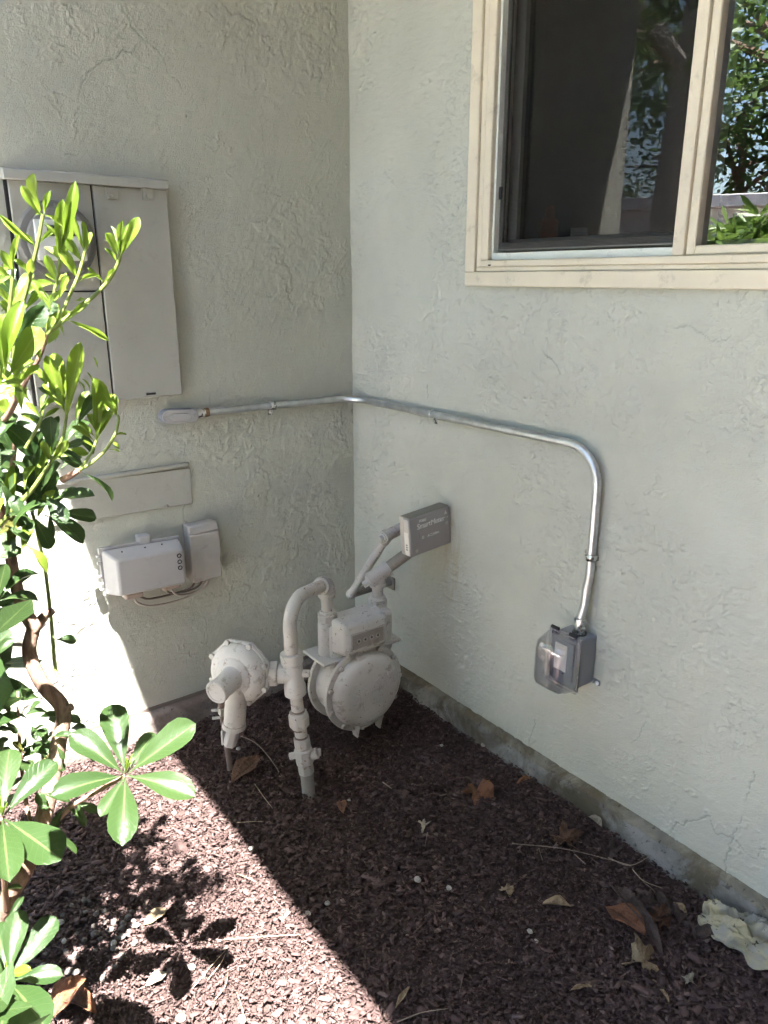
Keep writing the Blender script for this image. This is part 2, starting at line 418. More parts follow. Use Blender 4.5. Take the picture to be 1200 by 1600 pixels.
class MB:
    """collects shapes in world space; build() links them as ONE mesh object"""
    def __init__(self): self.v = []; self.f = []
    def add(self, vs_, fs_):
        o = len(self.v)
        self.v += [Vector(p) for p in vs_]
        self.f += [tuple(i + o for i in f) for f in fs_]
        return self
    def box(self, c, s, rot=None, taper=None):
        c = Vector(c); hx, hy, hz = (x / 2 for x in s)
        vs_ = []
        for i, (a, b, d) in enumerate([(-1, -1, -1), (1, -1, -1), (1, 1, -1), (-1, 1, -1), (-1, -1, 1), (1, -1, 1), (1, 1, 1), (-1, 1, 1)]):
            p = Vector((a * hx, b * hy, d * hz))
            if taper and d > 0: p.x *= taper; p.y *= taper
            vs_.append(c + (rot @ p if rot else p))
        return self.add(vs_, [(0, 3, 2, 1), (4, 5, 6, 7), (0, 1, 5, 4), (1, 2, 6, 5), (2, 3, 7, 6), (3, 0, 4, 7)])
    def span(self, a, b):
        a = Vector(a); b = Vector(b)
        return self.box((a + b) / 2, [abs(x) for x in (b - a)])
    def lathe(self, o, axis, prof, seg=32, xdir=None, cap=True):
        B = basis(axis, xdir); o = Vector(o)
        vs_ = []; fs_ = []
        for h, r in prof:
            for k in range(seg):
                a = 2 * math.pi * k / seg
                vs_.append(o + B @ Vector((r * math.cos(a), r * math.sin(a), h)))
        for i in range(len(prof) - 1):
            for k in range(seg):
                k2 = (k + 1) % seg
                fs_.append((i * seg + k, i * seg + k2, (i + 1) * seg + k2, (i + 1) * seg + k))
        if cap:
            fs_.append(tuple(reversed(range(seg))))
            fs_.append(tuple((len(prof) - 1) * seg + k for k in range(seg)))
        return self.add(vs_, fs_)
    def cyl(self, a, b, r, r2=None, seg=24):
        a = Vector(a); b = Vector(b); L = (b - a).length
        return self.lathe(a, b - a, [(0, r), (L, r if r2 is None else r2)], seg)
    def hexn(self, a, b, r): return self.cyl(a, b, r, seg=6)
    def tube(self, pts, r, seg=14, cap=True):
        pts = [Vector(p) for p in pts]; n = len(pts)
        rr = r if isinstance(r, (list, tuple)) else [r] * n
        vs_ = []; fs_ = []; prev = None
        for i, p in enumerate(pts):
            t = (pts[min(i + 1, n - 1)] - pts[max(i - 1, 0)]).normalized()
            B = basis(t, prev)
            prev = B.col[0]
            for k in range(seg):
                a = 2 * math.pi * k / seg
                vs_.append(p + B @ Vector((rr[i] * math.cos(a), rr[i] * math.sin(a), 0)))
        for i in range(n - 1):
            for k in range(seg):
                k2 = (k + 1) % seg
                fs_.append((i * seg + k, i * seg + k2, (i + 1) * seg + k2, (i + 1) * seg + k))
        if cap:
            fs_.append(tuple(reversed(range(seg)))); fs_.append(tuple((n - 1) * seg + k for k in range(seg)))
        return self.add(vs_, fs_)
    def prism(self, poly, d):
        d = Vector(d); n = len(poly); poly = [Vector(p) for p in poly]
        return self.add(poly + [p + d for p in poly],
                        [tuple(reversed(range(n))), tuple(range(n, 2 * n))] + [(i, (i + 1) % n, n + (i + 1) % n, n + i) for i in range(n)])
    def sphere(self, c, r, seg=14, rings=8, squash=1.0, axis=(0, 0, 1)):
        prof = [(-math.cos(math.pi * i / rings) * r * squash, max(1e-4, math.sin(math.pi * i / rings) * r)) for i in range(rings + 1)]
        return self.lathe(c, axis, prof, seg)
    def build(self, name, mat, parent=None, bevel=0.0, smooth=True, seg=2, angle=35):
        root = parent
        while root is not None and root.parent is not None: root = root.parent
        off = root.location if root is not None else Vector((0, 0, 0))
        me = bpy.data.meshes.new(name)
        me.from_pydata([tuple(p - off) for p in self.v], [], self.f)
        bm = bmesh.new(); bm.from_mesh(me)
        bmesh.ops.recalc_face_normals(bm, faces=bm.faces)
        bm.to_mesh(me); bm.free()
        me.materials.append(M[mat] if isinstance(mat, str) else mat)
        if smooth:
            me.shade_smooth()
            me.set_sharp_from_angle(angle=math.radians(angle))
        o = bpy.data.objects.new(name, me)
        COL.objects.link(o)
        if parent is not None: o.parent = parent
        if bevel:
            b = o.modifiers.new('bevel', 'BEVEL')
            b.width, b.segments, b.limit_method, b.angle_limit = bevel, seg, 'ANGLE', math.radians(40)
        return o

def tag(o, label=None, cat=None, group=None, kind=None):
    if label: o['label'] = label
    if cat: o['category'] = cat
    if group: o['group'] = group
    if kind: o['kind'] = kind
    return o
def thing(name, label, cat, loc=(0, 0, 0), group=None):
    o = bpy.data.objects.new(name, None)
    o.empty_display_size = 0.05
    COL.objects.link(o)
    o.location = loc
    return tag(o, label, cat, group)
def text(name, body, mat, parent, loc, xdir, ydir, size, extrude=0.0003, shear=0.0, spacing=1.0, align='CENTER'):
    cu = bpy.data.curves.new(name, 'FONT')
    cu.body, cu.size, cu.extrude, cu.shear, cu.space_character = body, size, extrude, shear, spacing
    cu.align_x, cu.align_y = align, 'CENTER'
    cu.resolution_u = 3
    cu.materials.append(M[mat])
    tmp = bpy.data.objects.new(name, cu)
    COL.objects.link(tmp)
    dg = bpy.context.evaluated_depsgraph_get(); dg.update()
    me = bpy.data.meshes.new_from_object(tmp.evaluated_get(dg))
    bpy.data.objects.remove(tmp); bpy.data.curves.remove(cu)
    if not me.materials: me.materials.append(M[mat])
    o = bpy.data.objects.new(name, me)
    COL.objects.link(o)
    x = Vector(xdir).normalized(); y = Vector(ydir); y = (y - x * y.dot(x)).normalized(); z = x.cross(y)
    root = parent
    while root.parent is not None: root = root.parent
    mt = Matrix((x, y, z)).transposed().to_4x4()
    mt.translation = Vector(loc) - root.location
    o.parent = parent
    o.matrix_local = mt
    return o
def smooth_path(pts, n=6):
    pts = [Vector(p) for p in pts]
    P = [pts[0] * 2 - pts[1]] + pts + [pts[-1] * 2 - pts[-2]]
    out = []
    for i in range(1, len(P) - 2):
        p0, p1, p2, p3 = P[i - 1:i + 3]
        for k in range(n):
            t = k / n
            out.append(0.5 * ((2 * p1) + (p2 - p0) * t + (2 * p0 - 5 * p1 + 4 * p2 - p3) * t * t + (3 * p1 - p0 - 3 * p2 + p3) * t ** 3))
    out.append(pts[-1])
    return out
def fillet(pts, r, n=8):
    """polyline with rounded corners"""
    pts = [Vector(p) for p in pts]; out = [pts[0]]
    for i in range(1, len(pts) - 1):
        a, b, c = pts[i - 1:i + 2]
        u = (a - b).normalized(); w = (c - b).normalized()
        ang = u.angle(w); d = r / math.tan(ang / 2)
        d = min(d, (a - b).length * 0.49, (c - b).length * 0.49)
        rr = d * math.tan(ang / 2)
        cen = b + (u + w).normalized() * (rr / math.sin(ang / 2))
        s = b + u * d - cen; e = b + w * d - cen
        tot = s.angle(e)
        for k in range(n + 1):
            t = k / n
            out.append(cen + (s * math.sin((1 - t) * tot) + e * math.sin(t * tot)) / math.sin(tot))
    out.append(pts[-1])
    return out

# ------------------------------------------------------------------ trowelled stucco as real relief
def perlin(u, v, seed):
    r = np.random.default_rng(seed)
    ang = r.uniform(0, 2 * math.pi, 4096)
    gx, gy = np.cos(ang), np.sin(ang)
    iu = np.floor(u).astype(np.int64); iv = np.floor(v).astype(np.int64)
    fu, fv = u - iu, v - iv
    def h(a, b): return ((a * 73856093) ^ (b * 19349663)) % 4096
    def d(a, b, x, y):
        k = h(a, b); return gx[k] * x + gy[k] * y
    su = fu * fu * fu * (fu * (fu * 6 - 15) + 10); sv = fv * fv * fv * (fv * (fv * 6 - 15) + 10)
    a = d(iu, iv, fu, fv); b = d(iu + 1, iv, fu - 1, fv); c = d(iu, iv + 1, fu, fv - 1); e = d(iu + 1, iv + 1, fu - 1, fv - 1)
    return (a + su * (b - a)) * (1 - sv) + (c + su * (e - c)) * sv
def fbm(u, v, seed, octv=3, gain=0.5):
    s, amp, out = 1.0, 1.0, 0
    for k in range(octv):
        out = out + amp * perlin(u * s + k * 17.3, v * s - k * 9.1, seed + k); s *= 2.03; amp *= gain
    return out
def sstep(x, lo, hi):
    t = np.clip((x - lo) / (hi - lo), 0, 1); return t * t * (3 - 2 * t)
def relief(U, W, seed, comb, patch, cracks, amp):
    """height in metres and a wear mask (cracks, pits, painted ridge shade) over a wall (U along it, W up)"""
    wu, wv = fbm(U * 6, W * 6, seed + 50, 2) * .03, fbm(U * 6, W * 6, seed + 60, 2) * .03
    u, w = U + wu, W + wv
    mask = sstep(fbm(U * 2.3, W * 2.3, seed + 1, 2), -.05, .20)
    mask2 = sstep(fbm(U * 3.0, W * 3.0, seed + 2, 3), .10, .26)
    n1 = fbm(u * 7, w * 7, seed + 3, 5, .62)
    t1 = sstep(n1, .12, .14) + .7 * sstep(n1, .42, .44) + .6 * sstep(-n1, .30, .32)
    ca, sa = math.cos(comb[0]), math.sin(comb[0])
    p, q = (u * ca + w * sa) * comb[1], (-u * sa + w * ca) * comb[2]
    n2 = fbm(p, q, seed + 4, 3, .55)
    t2 = (1 - sstep(np.abs(n2 - .12), .0, .075)) * sstep(fbm(u * 14, w * 14, seed + 11, 2), -.05, .12) + .35 * sstep(n2, .2, .3)
    n3 = fbm(u * 8, w * 8, seed + 5, 4, .55)
    ridge = (1 - sstep(np.abs(n3 - .05), 0, .022)) * sstep(fbm(U * 6, W * 6, seed + 6, 2), .12, .25)
    h = .0019 * t1 * (.28 + .72 * mask) + .0030 * patch * t2 * (.30 + .70 * mask2) + .0027 * ridge
    h *= amp
    h += .003 * fbm(U * 3.2, W * 3.2, seed + 7, 2) + .0010 * amp * fbm(U * 60, W * 60, seed + 8, 2, .7) * (.25 + .75 * mask)
    h += .0003 * fbm(U * 30, W * 130, seed + 9, 2)
    wear_shade = np.zeros_like(U)
    pits = sstep(fbm(U * 75, W * 75, seed + 10, 1), .66, .74); wear_shade = np.maximum(wear_shade, pits * .6); h -= pits * .0012
    edge = sstep(n2, .10, .16) * (1 - sstep(n2, .16, .22)) * mask2 * patch  # shade beside trowel ridges, painted as darker lines for more contrast
    wear_shade = np.maximum(wear_shade, .16 * edge)
    for pts, width, k in cracks:
        pts = np.array(pts)
        lo, hi = pts.min(0) - .05, pts.max(0) + .05
        sel = (U > lo[0]) & (U < hi[0]) & (W > lo[1]) & (W < hi[1])
        uu = U[sel] + .012 * fbm(U[sel] * 22, W[sel] * 22, seed + 20, 3); ww = W[sel] + .012 * fbm(U[sel] * 22, W[sel] * 22, seed + 30, 3)
        dist = np.full(uu.shape, 9.0)
        for a, b in zip(pts[:-1], pts[1:]):
            ab = b - a; t = np.clip(((uu - a[0]) * ab[0] + (ww - a[1]) * ab[1]) / (ab @ ab + 1e-12), 0, 1)
            dist = np.minimum(dist, np.hypot(uu - a[0] - t * ab[0], ww - a[1] - t * ab[1]))
        m_ = (1 - sstep(dist, width * .35, width)) * k * sstep(fbm(uu * 9, ww * 9, seed + 40, 2), -.45, .05)
        wear_shade[sel] = np.maximum(wear_shade[sel], m_)
        h[sel] += -.0016 * m_ + .0009 * (1 - sstep(dist, width, width * 4)) * sstep(dist, width * .5, width) * k
    return h, wear_shade
def relief_wall(b, us, ws, place, hole, name, mat, parent, seed, comb, patch, cracks, amp=1.0):
    """adds the relief sheet to the boxes already in b and builds the wall"""
    U, W = np.meshgrid(us, ws)
    h, wear_shade = relief(U, W, seed, comb, patch, cracks, amp)
    P = place(U, W, h)
    nu, nw = len(us), len(ws)
    I = np.arange(nu * nw).reshape(nw, nu)
    q = np.stack([I[:-1, :-1], I[:-1, 1:], I[1:, 1:], I[1:, :-1]], -1)
    if hole:
        uc, wc = (U[:-1, :-1] + U[1:, 1:]) / 2, (W[:-1, :-1] + W[1:, 1:]) / 2
        q = q[~((uc > hole[0]) & (uc < hole[1]) & (wc > hole[2]) & (wc < hole[3]))]
    q = q.reshape(-1, 4)
    bv = np.array([tuple(v) for v in b.v]).reshape(-1, 3); bf = np.array(b.f).reshape(-1, 4)
    nv = nu * nw
    Vt = np.concatenate([P.reshape(-1, 3), bv]); Fc = np.concatenate([q, bf + nv])
    me = bpy.data.meshes.new(name)
    me.vertices.add(len(Vt)); me.vertices.foreach_set('co', Vt.astype(np.float32).ravel())
    me.loops.add(Fc.size); me.loops.foreach_set('vertex_index', Fc.astype(np.int32).ravel())
    me.polygons.add(len(Fc)); me.polygons.foreach_set('loop_start', np.arange(0, Fc.size, 4, dtype=np.int32))
    sm = np.zeros(len(Fc), dtype=bool); sm[:len(q)] = True
    me.polygons.foreach_set('use_smooth', sm)
    me.update(calc_edges=True)
    at = me.attributes.new('wear_shade', 'FLOAT', 'POINT')
    at.data.foreach_set('value', np.concatenate([wear_shade.ravel(), np.zeros(len(bv))]).astype(np.float32))
    me.materials.append(M[mat])
    o = bpy.data.objects.new(name, me); COL.objects.link(o); o.parent = parent
    return o

# ================================================================== SETTING
# ground: one sheet, fine where the camera looks, out to the horizon
xs = np.concatenate([[-90, -30, -10, -3, -1], np.linspace(-0.2, 2.8, 90), [4, 8, 20, 50, 90]])
ys = np.concatenate([[-90, -30, -10, -5, -3], np.linspace(-2.2, 0.1, 70), [1, 4, 10, 30, 90]])
X, Y = np.meshgrid(xs, ys)
Z = gz(X, Y) - 0.012
far = (X < -0.25) | (X > 2.85) | (Y < -2.25) | (Y > 0.15)
Z = np.where(far, GZ - 0.02, Z)
me = bpy.data.meshes.new('ground')
nx = len(xs)
me.from_pydata(np.stack([X, Y, Z], -1).reshape(-1, 3).tolist(), [],
               [(j * nx + i, j * nx + i + 1, (j + 1) * nx + i + 1, (j + 1) * nx + i) for j in range(len(ys) - 1) for i in range(nx - 1)])
me.materials.append(M['soil']); me.shade_smooth()
ground = bpy.data.objects.new('ground', me); COL.objects.link(ground)
tag(ground, kind='structure')
# added concrete slab outside the frame, kept pale to bounce sun at the walls
b = MB()
b.span((2.45, -9, -0.2), (3.44, -0.05, -0.062))
b.span((-0.6, -9, -0.2), (2.448, -1.72, -0.062))
pv = b.build('bounce_slab', 'bounce_concrete', bevel=0.01); tag(pv, kind='structure')

# ------------------------------------------------------------------ house
house = thing('house', 'grey green stucco house corner with cream framed window above a mulch bed', 'house')
WZ0 = 0.004
fo = 0.018
ox0 = RW(731, 250, fo).x; oz0 = RW(800, 448, fo).z
ox1, oz1 = 1.72, 1.98
hx0, hx1, hz0, hz1 = ox0 + 0.02, ox1 - 0.02, oz0 + 0.02, oz1 - 0.02
ez, ey = 2.28, -(0.730 + 0.21 * 2.28)
XE, YE, WT = 5.2, -1.135, 3.2
G3 = 0.0027
def rw(*pts): return [(RW(*p).x, RW(*p).z) for p in pts]
def lw(*pts): return [(LW(*p).y, LW(*p).z) for p in pts]
cr_r = [(rw((1179, 1199), (1172, 1222), (1167, 1246), (1158, 1275), (1146, 1302), (1136, 1335), (1133, 1365), (1133, 1392)), .0016, .55),
        (rw((1040, 1304), (1060, 1290), (1075, 1284), (1095, 1282), (1107, 1275)), .0020, .6),
        (rw((1107, 1280), (1120, 1300), (1146, 1308), (1165, 1330), (1185, 1342), (1197, 1325)), .0015, .5),
        (rw((836, 1122), (832, 1140), (829, 1163)), .0016, .55), (rw((985, 1160), (1000, 1150), (1004, 1135), (1012, 1120)), .0016, .4),
        (rw((848, 548), (864, 562), (876, 582)), .0020, .7), (rw((668, 602), (667, 622)), .0022, .8),
        (rw((845, 790), (880, 800), (905, 812)), .0014, .3), (rw((1040, 505), (1075, 512), (1110, 535), (1140, 520)), .0018, .35)]
cr_l = [(lw((215, 70), (192, 84), (165, 95), (138, 110), (124, 150), (118, 188), (124, 214), (131, 238), (104, 243)), .0020, .5),
        (lw((190, 10), (205, 38), (216, 52), (240, 72), (256, 90), (262, 112), (284, 140)), .0020, .4),
        (lw((396, 112), (402, 150), (406, 180), (412, 222)), .0018, .4), (lw((335, 55), (365, 58), (385, 66)), .0018, .35),
        (lw((318, 960), (322, 985), (318, 1012)), .0020, .6), (lw((290, 820), (286, 800), (292, 778), (300, 735)), .0022, .55),
        (lw((185, 622), (225, 622), (245, 640)), .0018, .6), (lw((362, 815), (330, 880), (345, 905)), .0016, .3),
        (lw((155, 900), (180, 925), (200, 960)), .0015, .3), (lw((170, 1112), (195, 1075), (235, 1055)), .0015, .4),
        (lw((405, 775), (404, 776)), .004, 1.0), (lw((552, 640), (553, 660)), .006, .8), (lw((553, 255), (553, 270)), .004, .8), (lw((294, 182), (294, 183)), .0035, 1.0)]
b = MB()
b.span((0, 0.006, WZ0), (hx0, 0.14, WT)); b.span((hx1, 0.006, WZ0), (XE, 0.14, WT))
b.span((hx0, 0.006, WZ0), (hx1, 0.14, hz0)); b.span((hx0, 0.006, hz1), (hx1, 0.14, WT))
us = np.concatenate([np.arange(-0.004, 1.98, G3), [2.4, 3.2, 4.2, XE]]); wsr = np.concatenate([[-0.001], np.arange(0.004, 1.96, G3), [2.2, 2.6, WT]])
us[np.argmin(abs(us - hx0))] = hx0; us[np.argmin(abs(us - hx1))] = hx1
wsr[np.argmin(abs(wsr - hz0))] = hz0; wsr[np.argmin(abs(wsr - hz1))] = hz1
wall_r = relief_wall(b, us, wsr, lambda U, W, h: np.stack([U, -h, W], -1), (hx0, hx1, hz0, hz1), 'wall', 'stucco_right', house, 140, (-.40, 30, 80), 1.0, cr_r, 1.0)
tag(wall_r, 'stucco wall with the window')
b = MB(); b.span((-2.6, YE, WZ0), (-0.006, 0.14, WT))
us = np.concatenate([[YE], np.arange(-1.10, 0.006, G3)]); wsl = np.concatenate([[-0.003], np.arange(0.003, 1.96, G3), [2.2, 2.6, WT]])
wall_l = relief_wall(b, us, wsl, lambda U, W, h: np.stack([h, U, W], -1), None, 'wall', 'stucco_left', house, 77, (.8, 30, 66), .6, cr_l, .9)
tag(wall_l, 'stucco wall with the electric panel')
# unseen block added at far right to cut sky light on the panel wall
b = MB(); b.span((3.45, -6.5, -0.05), (XE, ey - 0.03, 3.8)); b.span((3.45, ey - 0.03, -0.05), (XE, -0.012, 2.27)); wg = b.build('sky_blocker', 'blocker_brown', house, smooth=False)

def rough_strip(p0, p1, out, z0, z1, name, mat, amp, n=150, ledge=True):
    """footing: a worn strip that sticks out of the wall along p0-p1"""
    p0 = Vector(p0); p1 = Vector(p1); out = Vector(out)
    prof = [(-0.02, 0), (0.35, 0.0), (0.8, -0.004), (1.0, -0.014), (1.05, -0.03), (1.08, -0.055), (1.06, -0.09), (1.06, z0 - z1)]
    vs_, fs_ = [], []
    d = p1 - p0
    for i in range(n + 1):
        q = p0 + d * (i / n)
        s = i * d.length / n
        for k, (o, z) in enumerate(prof):
            w = 0 if k == 0 else amp * (math.sin(s * 41 + k) * 0.3 + math.sin(s * 97 + 2 * k) * 0.3 + random.uniform(-0.6, 0.6))
            vs_.append(q + out * (o + w / out.length * 0.6) + Vector((0, 0, z1 + z + (w * 0.7 if k else 0))))
    m_ = len(prof)
    for i in range(n):
        for k in range(m_ - 1):
            fs_.append((i * m_ + k, i * m_ + k + 1, (i + 1) * m_ + k + 1, (i + 1) * m_ + k))
    bb = MB().add(vs_, fs_)
    return bb.build(name, mat, house, angle=60)
ft = rough_strip((0.0, 0.001, 0), (XE, 0.001, 0), (0, -0.024, 0), -0.3, 0.0, 'foundation', 'footing', 0.0020, 420)
ld = MB()
n = 320
vs_, fs_ = [], []
for i in range(n + 1):
    x = 0.02 + 3.4 * i / n
    w = 0.0012 * math.sin(x * 21) + 0.0008 * math.sin(x * 57) + random.uniform(-0.0008, 0.0008)
    for (y, z) in ((0.0, 0.010), (-0.007, 0.006 + w * 0.5), (-0.014 + w, 0.003), (-0.0185 + w, -0.003), (-0.0195 + w, -0.009)):
        vs_.append((x, y, z))
for i in range(n):
    for k in range(4):
        fs_.append((i * 5 + k, i * 5 + k + 1, (i + 1) * 5 + k + 1, (i + 1) * 5 + k))
ld.add(vs_, fs_)
ld.build('ledge', 'ledge', ft, angle=70)
fl = rough_strip((0.001, YE, 0), (0.001, 0.0, 0), (0.022, 0, 0), -0.3, -0.012, 'foundation', 'footing_left', 0.0025, 160)
b = MB(); b.span((-0.02, YE, -0.02), (0.0025, -0.02, -0.001))
b.build('expansion_gap', 'cable_dark', fl)
# eave of the window side: soffit boards, fascia, roof slab
ez, ey = 2.28, -(0.730 + 0.21 * 2.28)
b = MB(); b.span((-2.6, ey, ez), (XE, ey + 0.028, ez + 0.17)); fas = b.build('fascia', 'soffit', house, bevel=0.003)
b = MB(); b.span((-2.6, ey + 0.03, ez + 0.02), (XE, -0.002, ez + 0.045)); b.build('soffit', 'soffit', house)
b = MB(); b.add([(-2.6, ey - 0.0, ez + 0.172), (XE, ey, ez + 0.172), (XE, 2.6, ez + 0.95), (-2.6, 2.6, ez + 0.95),
                 (-2.6, ey, ez + 0.20), (XE, ey, ez + 0.20), (XE, 2.6, ez + 0.98), (-2.6, 2.6, ez + 0.98)],
                [(0, 1, 2, 3), (4, 5, 6, 7), (0, 1, 5, 4), (1, 2, 6, 5), (2, 3, 7, 6), (3, 0, 4, 7)])
b.build('roof', 'roof', house)
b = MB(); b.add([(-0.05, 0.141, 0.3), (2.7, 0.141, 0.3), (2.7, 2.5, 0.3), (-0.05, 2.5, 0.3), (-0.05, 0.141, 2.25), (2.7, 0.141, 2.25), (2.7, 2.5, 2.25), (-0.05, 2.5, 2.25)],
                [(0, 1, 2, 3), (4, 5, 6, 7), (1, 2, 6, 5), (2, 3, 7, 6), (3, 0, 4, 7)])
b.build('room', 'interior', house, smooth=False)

# window: nail-on cream frame, sliding half with a screen on the left, fixed pane on the right
def ring(b, x0, x1, z0, z1, wl, wr, wb, wt, y0, y1):
    b.span((x0, y0, z0), (x1, y1, z0 + wb)); b.span((x0, y0, z1 - wt), (x1, y1, z1))
    b.span((x0, y0, z0 + wb), (x0 + wl, y1, z1 - wt)); b.span((x1 - wr, y0, z0 + wb), (x1, y1, z1 - wt))
w1x = RW(746, 250, fo).x - ox0; w1z = RW(800, 424, fo).z - oz0
b = MB(); ring(b, ox0, ox1, oz0, oz1, w1x, w1x, w1z, w1x, -fo, 0.03)
win = b.build('window', 'cream', house, bevel=0.0025)
ix0, iz0 = ox0 + w1x, oz0 + w1z
w2x = RW(769, 250, 0.012).x - ix0; w2z = RW(800, 406, 0.012).z - iz0
b = MB(); ring(b, ix0 + 0.0005, ox1 - w1x - 0.0005, iz0 + 0.0005, oz1 - w1x - 0.0005, w2x * 0.42, w2x * 0.42, w2z * 0.4, w2x * 0.4, -0.011, 0.06)
b.build('inner_frame', 'cream', win, bevel=0.002)
jx0, jz0 = ix0 + w2x * 0.42, iz0 + w2z * 0.4
jx1, jz1 = ox1 - w1x - w2x * 0.42, oz1 - w1x - w2x * 0.4
b = MB(); ring(b, jx0 + 0.0005, jx1 - 0.0005, jz0 + 0.0005, jz1 - 0.0005, w2x * 0.58, w2x * 0.58, w2z * 0.6, w2x * 0.6, -0.0155, 0.06)
b.build('stop_bead', 'cream', win, bevel=0.003)
kx0, kz0, kx1, kz1 = jx0 + w2x * 0.58, jz0 + w2z * 0.6, jx1 - w2x * 0.58, jz1 - w2x * 0.6
mx0 = RW(1050, 395, 0.01).x; mx1 = RW(1068, 395, 0.01).x; mx2 = RW(1086, 385, 0.005).x
tz = RW(900, 391, 0.0).z
b = MB(); b.span((kx0, -0.002, kz0 + 0.0005), (mx0, 0.06, tz)); b.span((kx0 + 0.0005, -0.004, tz), (kx0 + 0.007, 0.06, kz1))
b.build('sash_track', 'track_white', win, bevel=0.0015)
b = MB(); b.span((mx0, -0.012, kz0 + 0.0006), (mx1, 0.07, kz1)); b.build('mullion', 'cream', win, bevel=0.002)
rz = RW(1150, 381, 0.004).z
b = MB(); b.span((mx1 + 0.0006, -0.006, kz0 + 0.0008), (mx2, 0.06, kz1)); b.span((mx2, -0.006, kz0 + 0.0008), (kx1, 0.06, rz)); b.span((kx1 - 0.02, -0.006, rz), (kx1, 0.06, kz1))
b.build('sash', 'cream', win, bevel=0.003)
b = MB(); b.add([(mx2 - 0.004, 0.014, rz - 0.004), (kx1 - 0.016, 0.014, rz - 0.004), (kx1 - 0.016, 0.014, kz1), (mx2 - 0.004, 0.014, kz1)], [(0, 1, 2, 3)])
b.build('pane', 'glass', win, smooth=False)
sx0, sx1, sz0 = kx0 + 0.0075, mx0 - 0.002, tz + 0.004
b = MB(); ring(b, sx0, sx1, sz0, kz1, 0.012, 0.003, 0.019, 0.012, 0.010, 0.018); b.build('screen_frame', 'screen_frame', win, bevel=0.002)
b = MB(); b.add([(sx0 + 0.004, 0.009, sz0 + 0.004), (sx1 - 0.001, 0.009, sz0 + 0.004), (sx1 - 0.001, 0.009, kz1), (sx0 + 0.004, 0.009, kz1)], [(0, 1, 2, 3)])
b.build('insect_screen', 'screen', win, smooth=False)
b = MB(); b.span((sx0 + 0.001, 0.004, RW(776, 312).z), (sx0 + 0.009, 0.0085, RW(776, 292).z)); b.build('screen_latch', 'rubber', win, bevel=0.001)
b = MB(); ring(b, kx0 + 0.002, mx0 + 0.02, tz - 0.004, kz1, 0.034, 0.02, 0.034, 0.03, 0.038, 0.062); b.build('sliding_sash', 'screen_frame', win, bevel=0.002)
b = MB(); b.add([(kx0 + 0.03, 0.05, tz + 0.02), (mx0 + 0.004, 0.05, tz + 0.02), (mx0 + 0.004, 0.05, kz1), (kx0 + 0.03, 0.05, kz1)], [(0, 1, 2, 3)])
b.build('pane', 'glass_screened', win, smooth=False)
p = RW(763, 413, 0.0155); b = MB(); b.box((p.x + 0.004, -0.016, p.z - 0.002), (0.007, 0.002, 0.0032)); b.build('weep_hole', 'gap', win)
b = MB(); b.span((kx0 - 0.03, 0.066, tz - 0.03), (kx1, 0.30, tz + 0.012)); b.build('window_stool', 'white', win, bevel=0.004)

# things standing on the sill inside
def on_sill(px, y): return Vector((hit(px, 360, 1, y).x, y, tz + 0.0125))
p = on_sill(858, 0.15)
t = thing('bottle', 'orange plastic bottle on the sill inside the screened window half', 'bottle', p)
MB().lathe(p, (0, 0, 1), [(0, .019), (.002, .021), (.06, .021), (.068, .015)], 20).build('body', 'orange', t)
MB().lathe(p + Vector((0, 0, .069)), (0, 0, 1), [(0, .012), (.004, .012), (.026, .008)], 16).build('cap', 'orange', t)
p = on_sill(905, 0.15)
t = thing('jar', 'small white jar on the sill inside the window, right of the orange bottle', 'jar', p)
MB().lathe(p, (0, 0, 1), [(0, .018), (.002, .020), (.030, .020), (.033, .017)], 20).build('body', 'white', t)
MB().lathe(p + Vector((0, 0, .0335)), (0, 0, 1), [(0, .019), (.008, .019)], 20).build('lid', 'track_white', t)

# ================================================================== ELECTRIC PANEL
po = 0.022
py0, py1 = LW(10, 300, po).y, LW(263, 330, po).y
pz0, pz1 = LW(235, 621, po).z, LW(200, 292, po).z
ys_ = LW(145, 310, po).y
zs_ = LW(150, 455, po).z
panel = thing('electric_panel', 'large painted grey steel electric service panel with round meter on the stucco wall', 'electric panel', (0, (py0 + py1) / 2, pz0))
b = MB(); b.span((0.0, py0, pz0 + 0.002), (0.010, py1 - 0.001, pz1 + 0.01)); b.build('cabinet', 'gap', panel)
g = 0.0022
b = MB(); b.span((0.0101, ys_ + g, pz0), (po, py1, pz1 - 0.001)); dr = b.build('door', 'panel', panel, bevel=0.0018)
b = MB(); b.span((0.0101, py0 + 0.006, zs_ + g * 0.7), (po - 0.002, ys_ - g, pz1 - 0.001)); b.build('meter_cover', 'panel', panel, bevel=0.0015)
b = MB(); b.span((0.0101, py0 + 0.006, pz0 + 0.002), (po - 0.001, ys_ - g, zs_ - g * 0.7)); b.build('lower_door', 'panel', panel, bevel=0.0015)
b = MB()
hz = LW(130, 272, 0.03).z
b.add([(0, py0 - 0.004, pz1), (0.034, py0 - 0.004, pz1 - 0.001), (0.034, py1 + 0.002, pz1 - 0.001), (0, py1 + 0.002, pz1),
       (0, py0 - 0.004, hz + 0.006), (0.030, py0 - 0.004, hz), (0.030, py1 + 0.002, hz), (0, py1 + 0.002, hz + 0.006)],
      [(0, 1, 2, 3), (4, 5, 6, 7), (0, 1, 5, 4), (1, 2, 6, 5), (2, 3, 7, 6), (3, 0, 4, 7)])
b.build('rain_hood', 'panel', panel, bevel=0.002)
for px in (174, 230):
    q = LW(px, 300, po)
    b = MB(); b.box((po + 0.0015, q.y, q.z - 0.004), (0.006, 0.026, 0.026)); tb = b.build('latch_tab', 'panel', panel, bevel=0.001)
    MB().lathe((po + 0.0045, q.y - 0.002, q.z - 0.008), (1, 0, 0), [(0, .004), (.002, .0035)], 10).build('screw', 'screw', tb)
q = LW(236, 617, po)
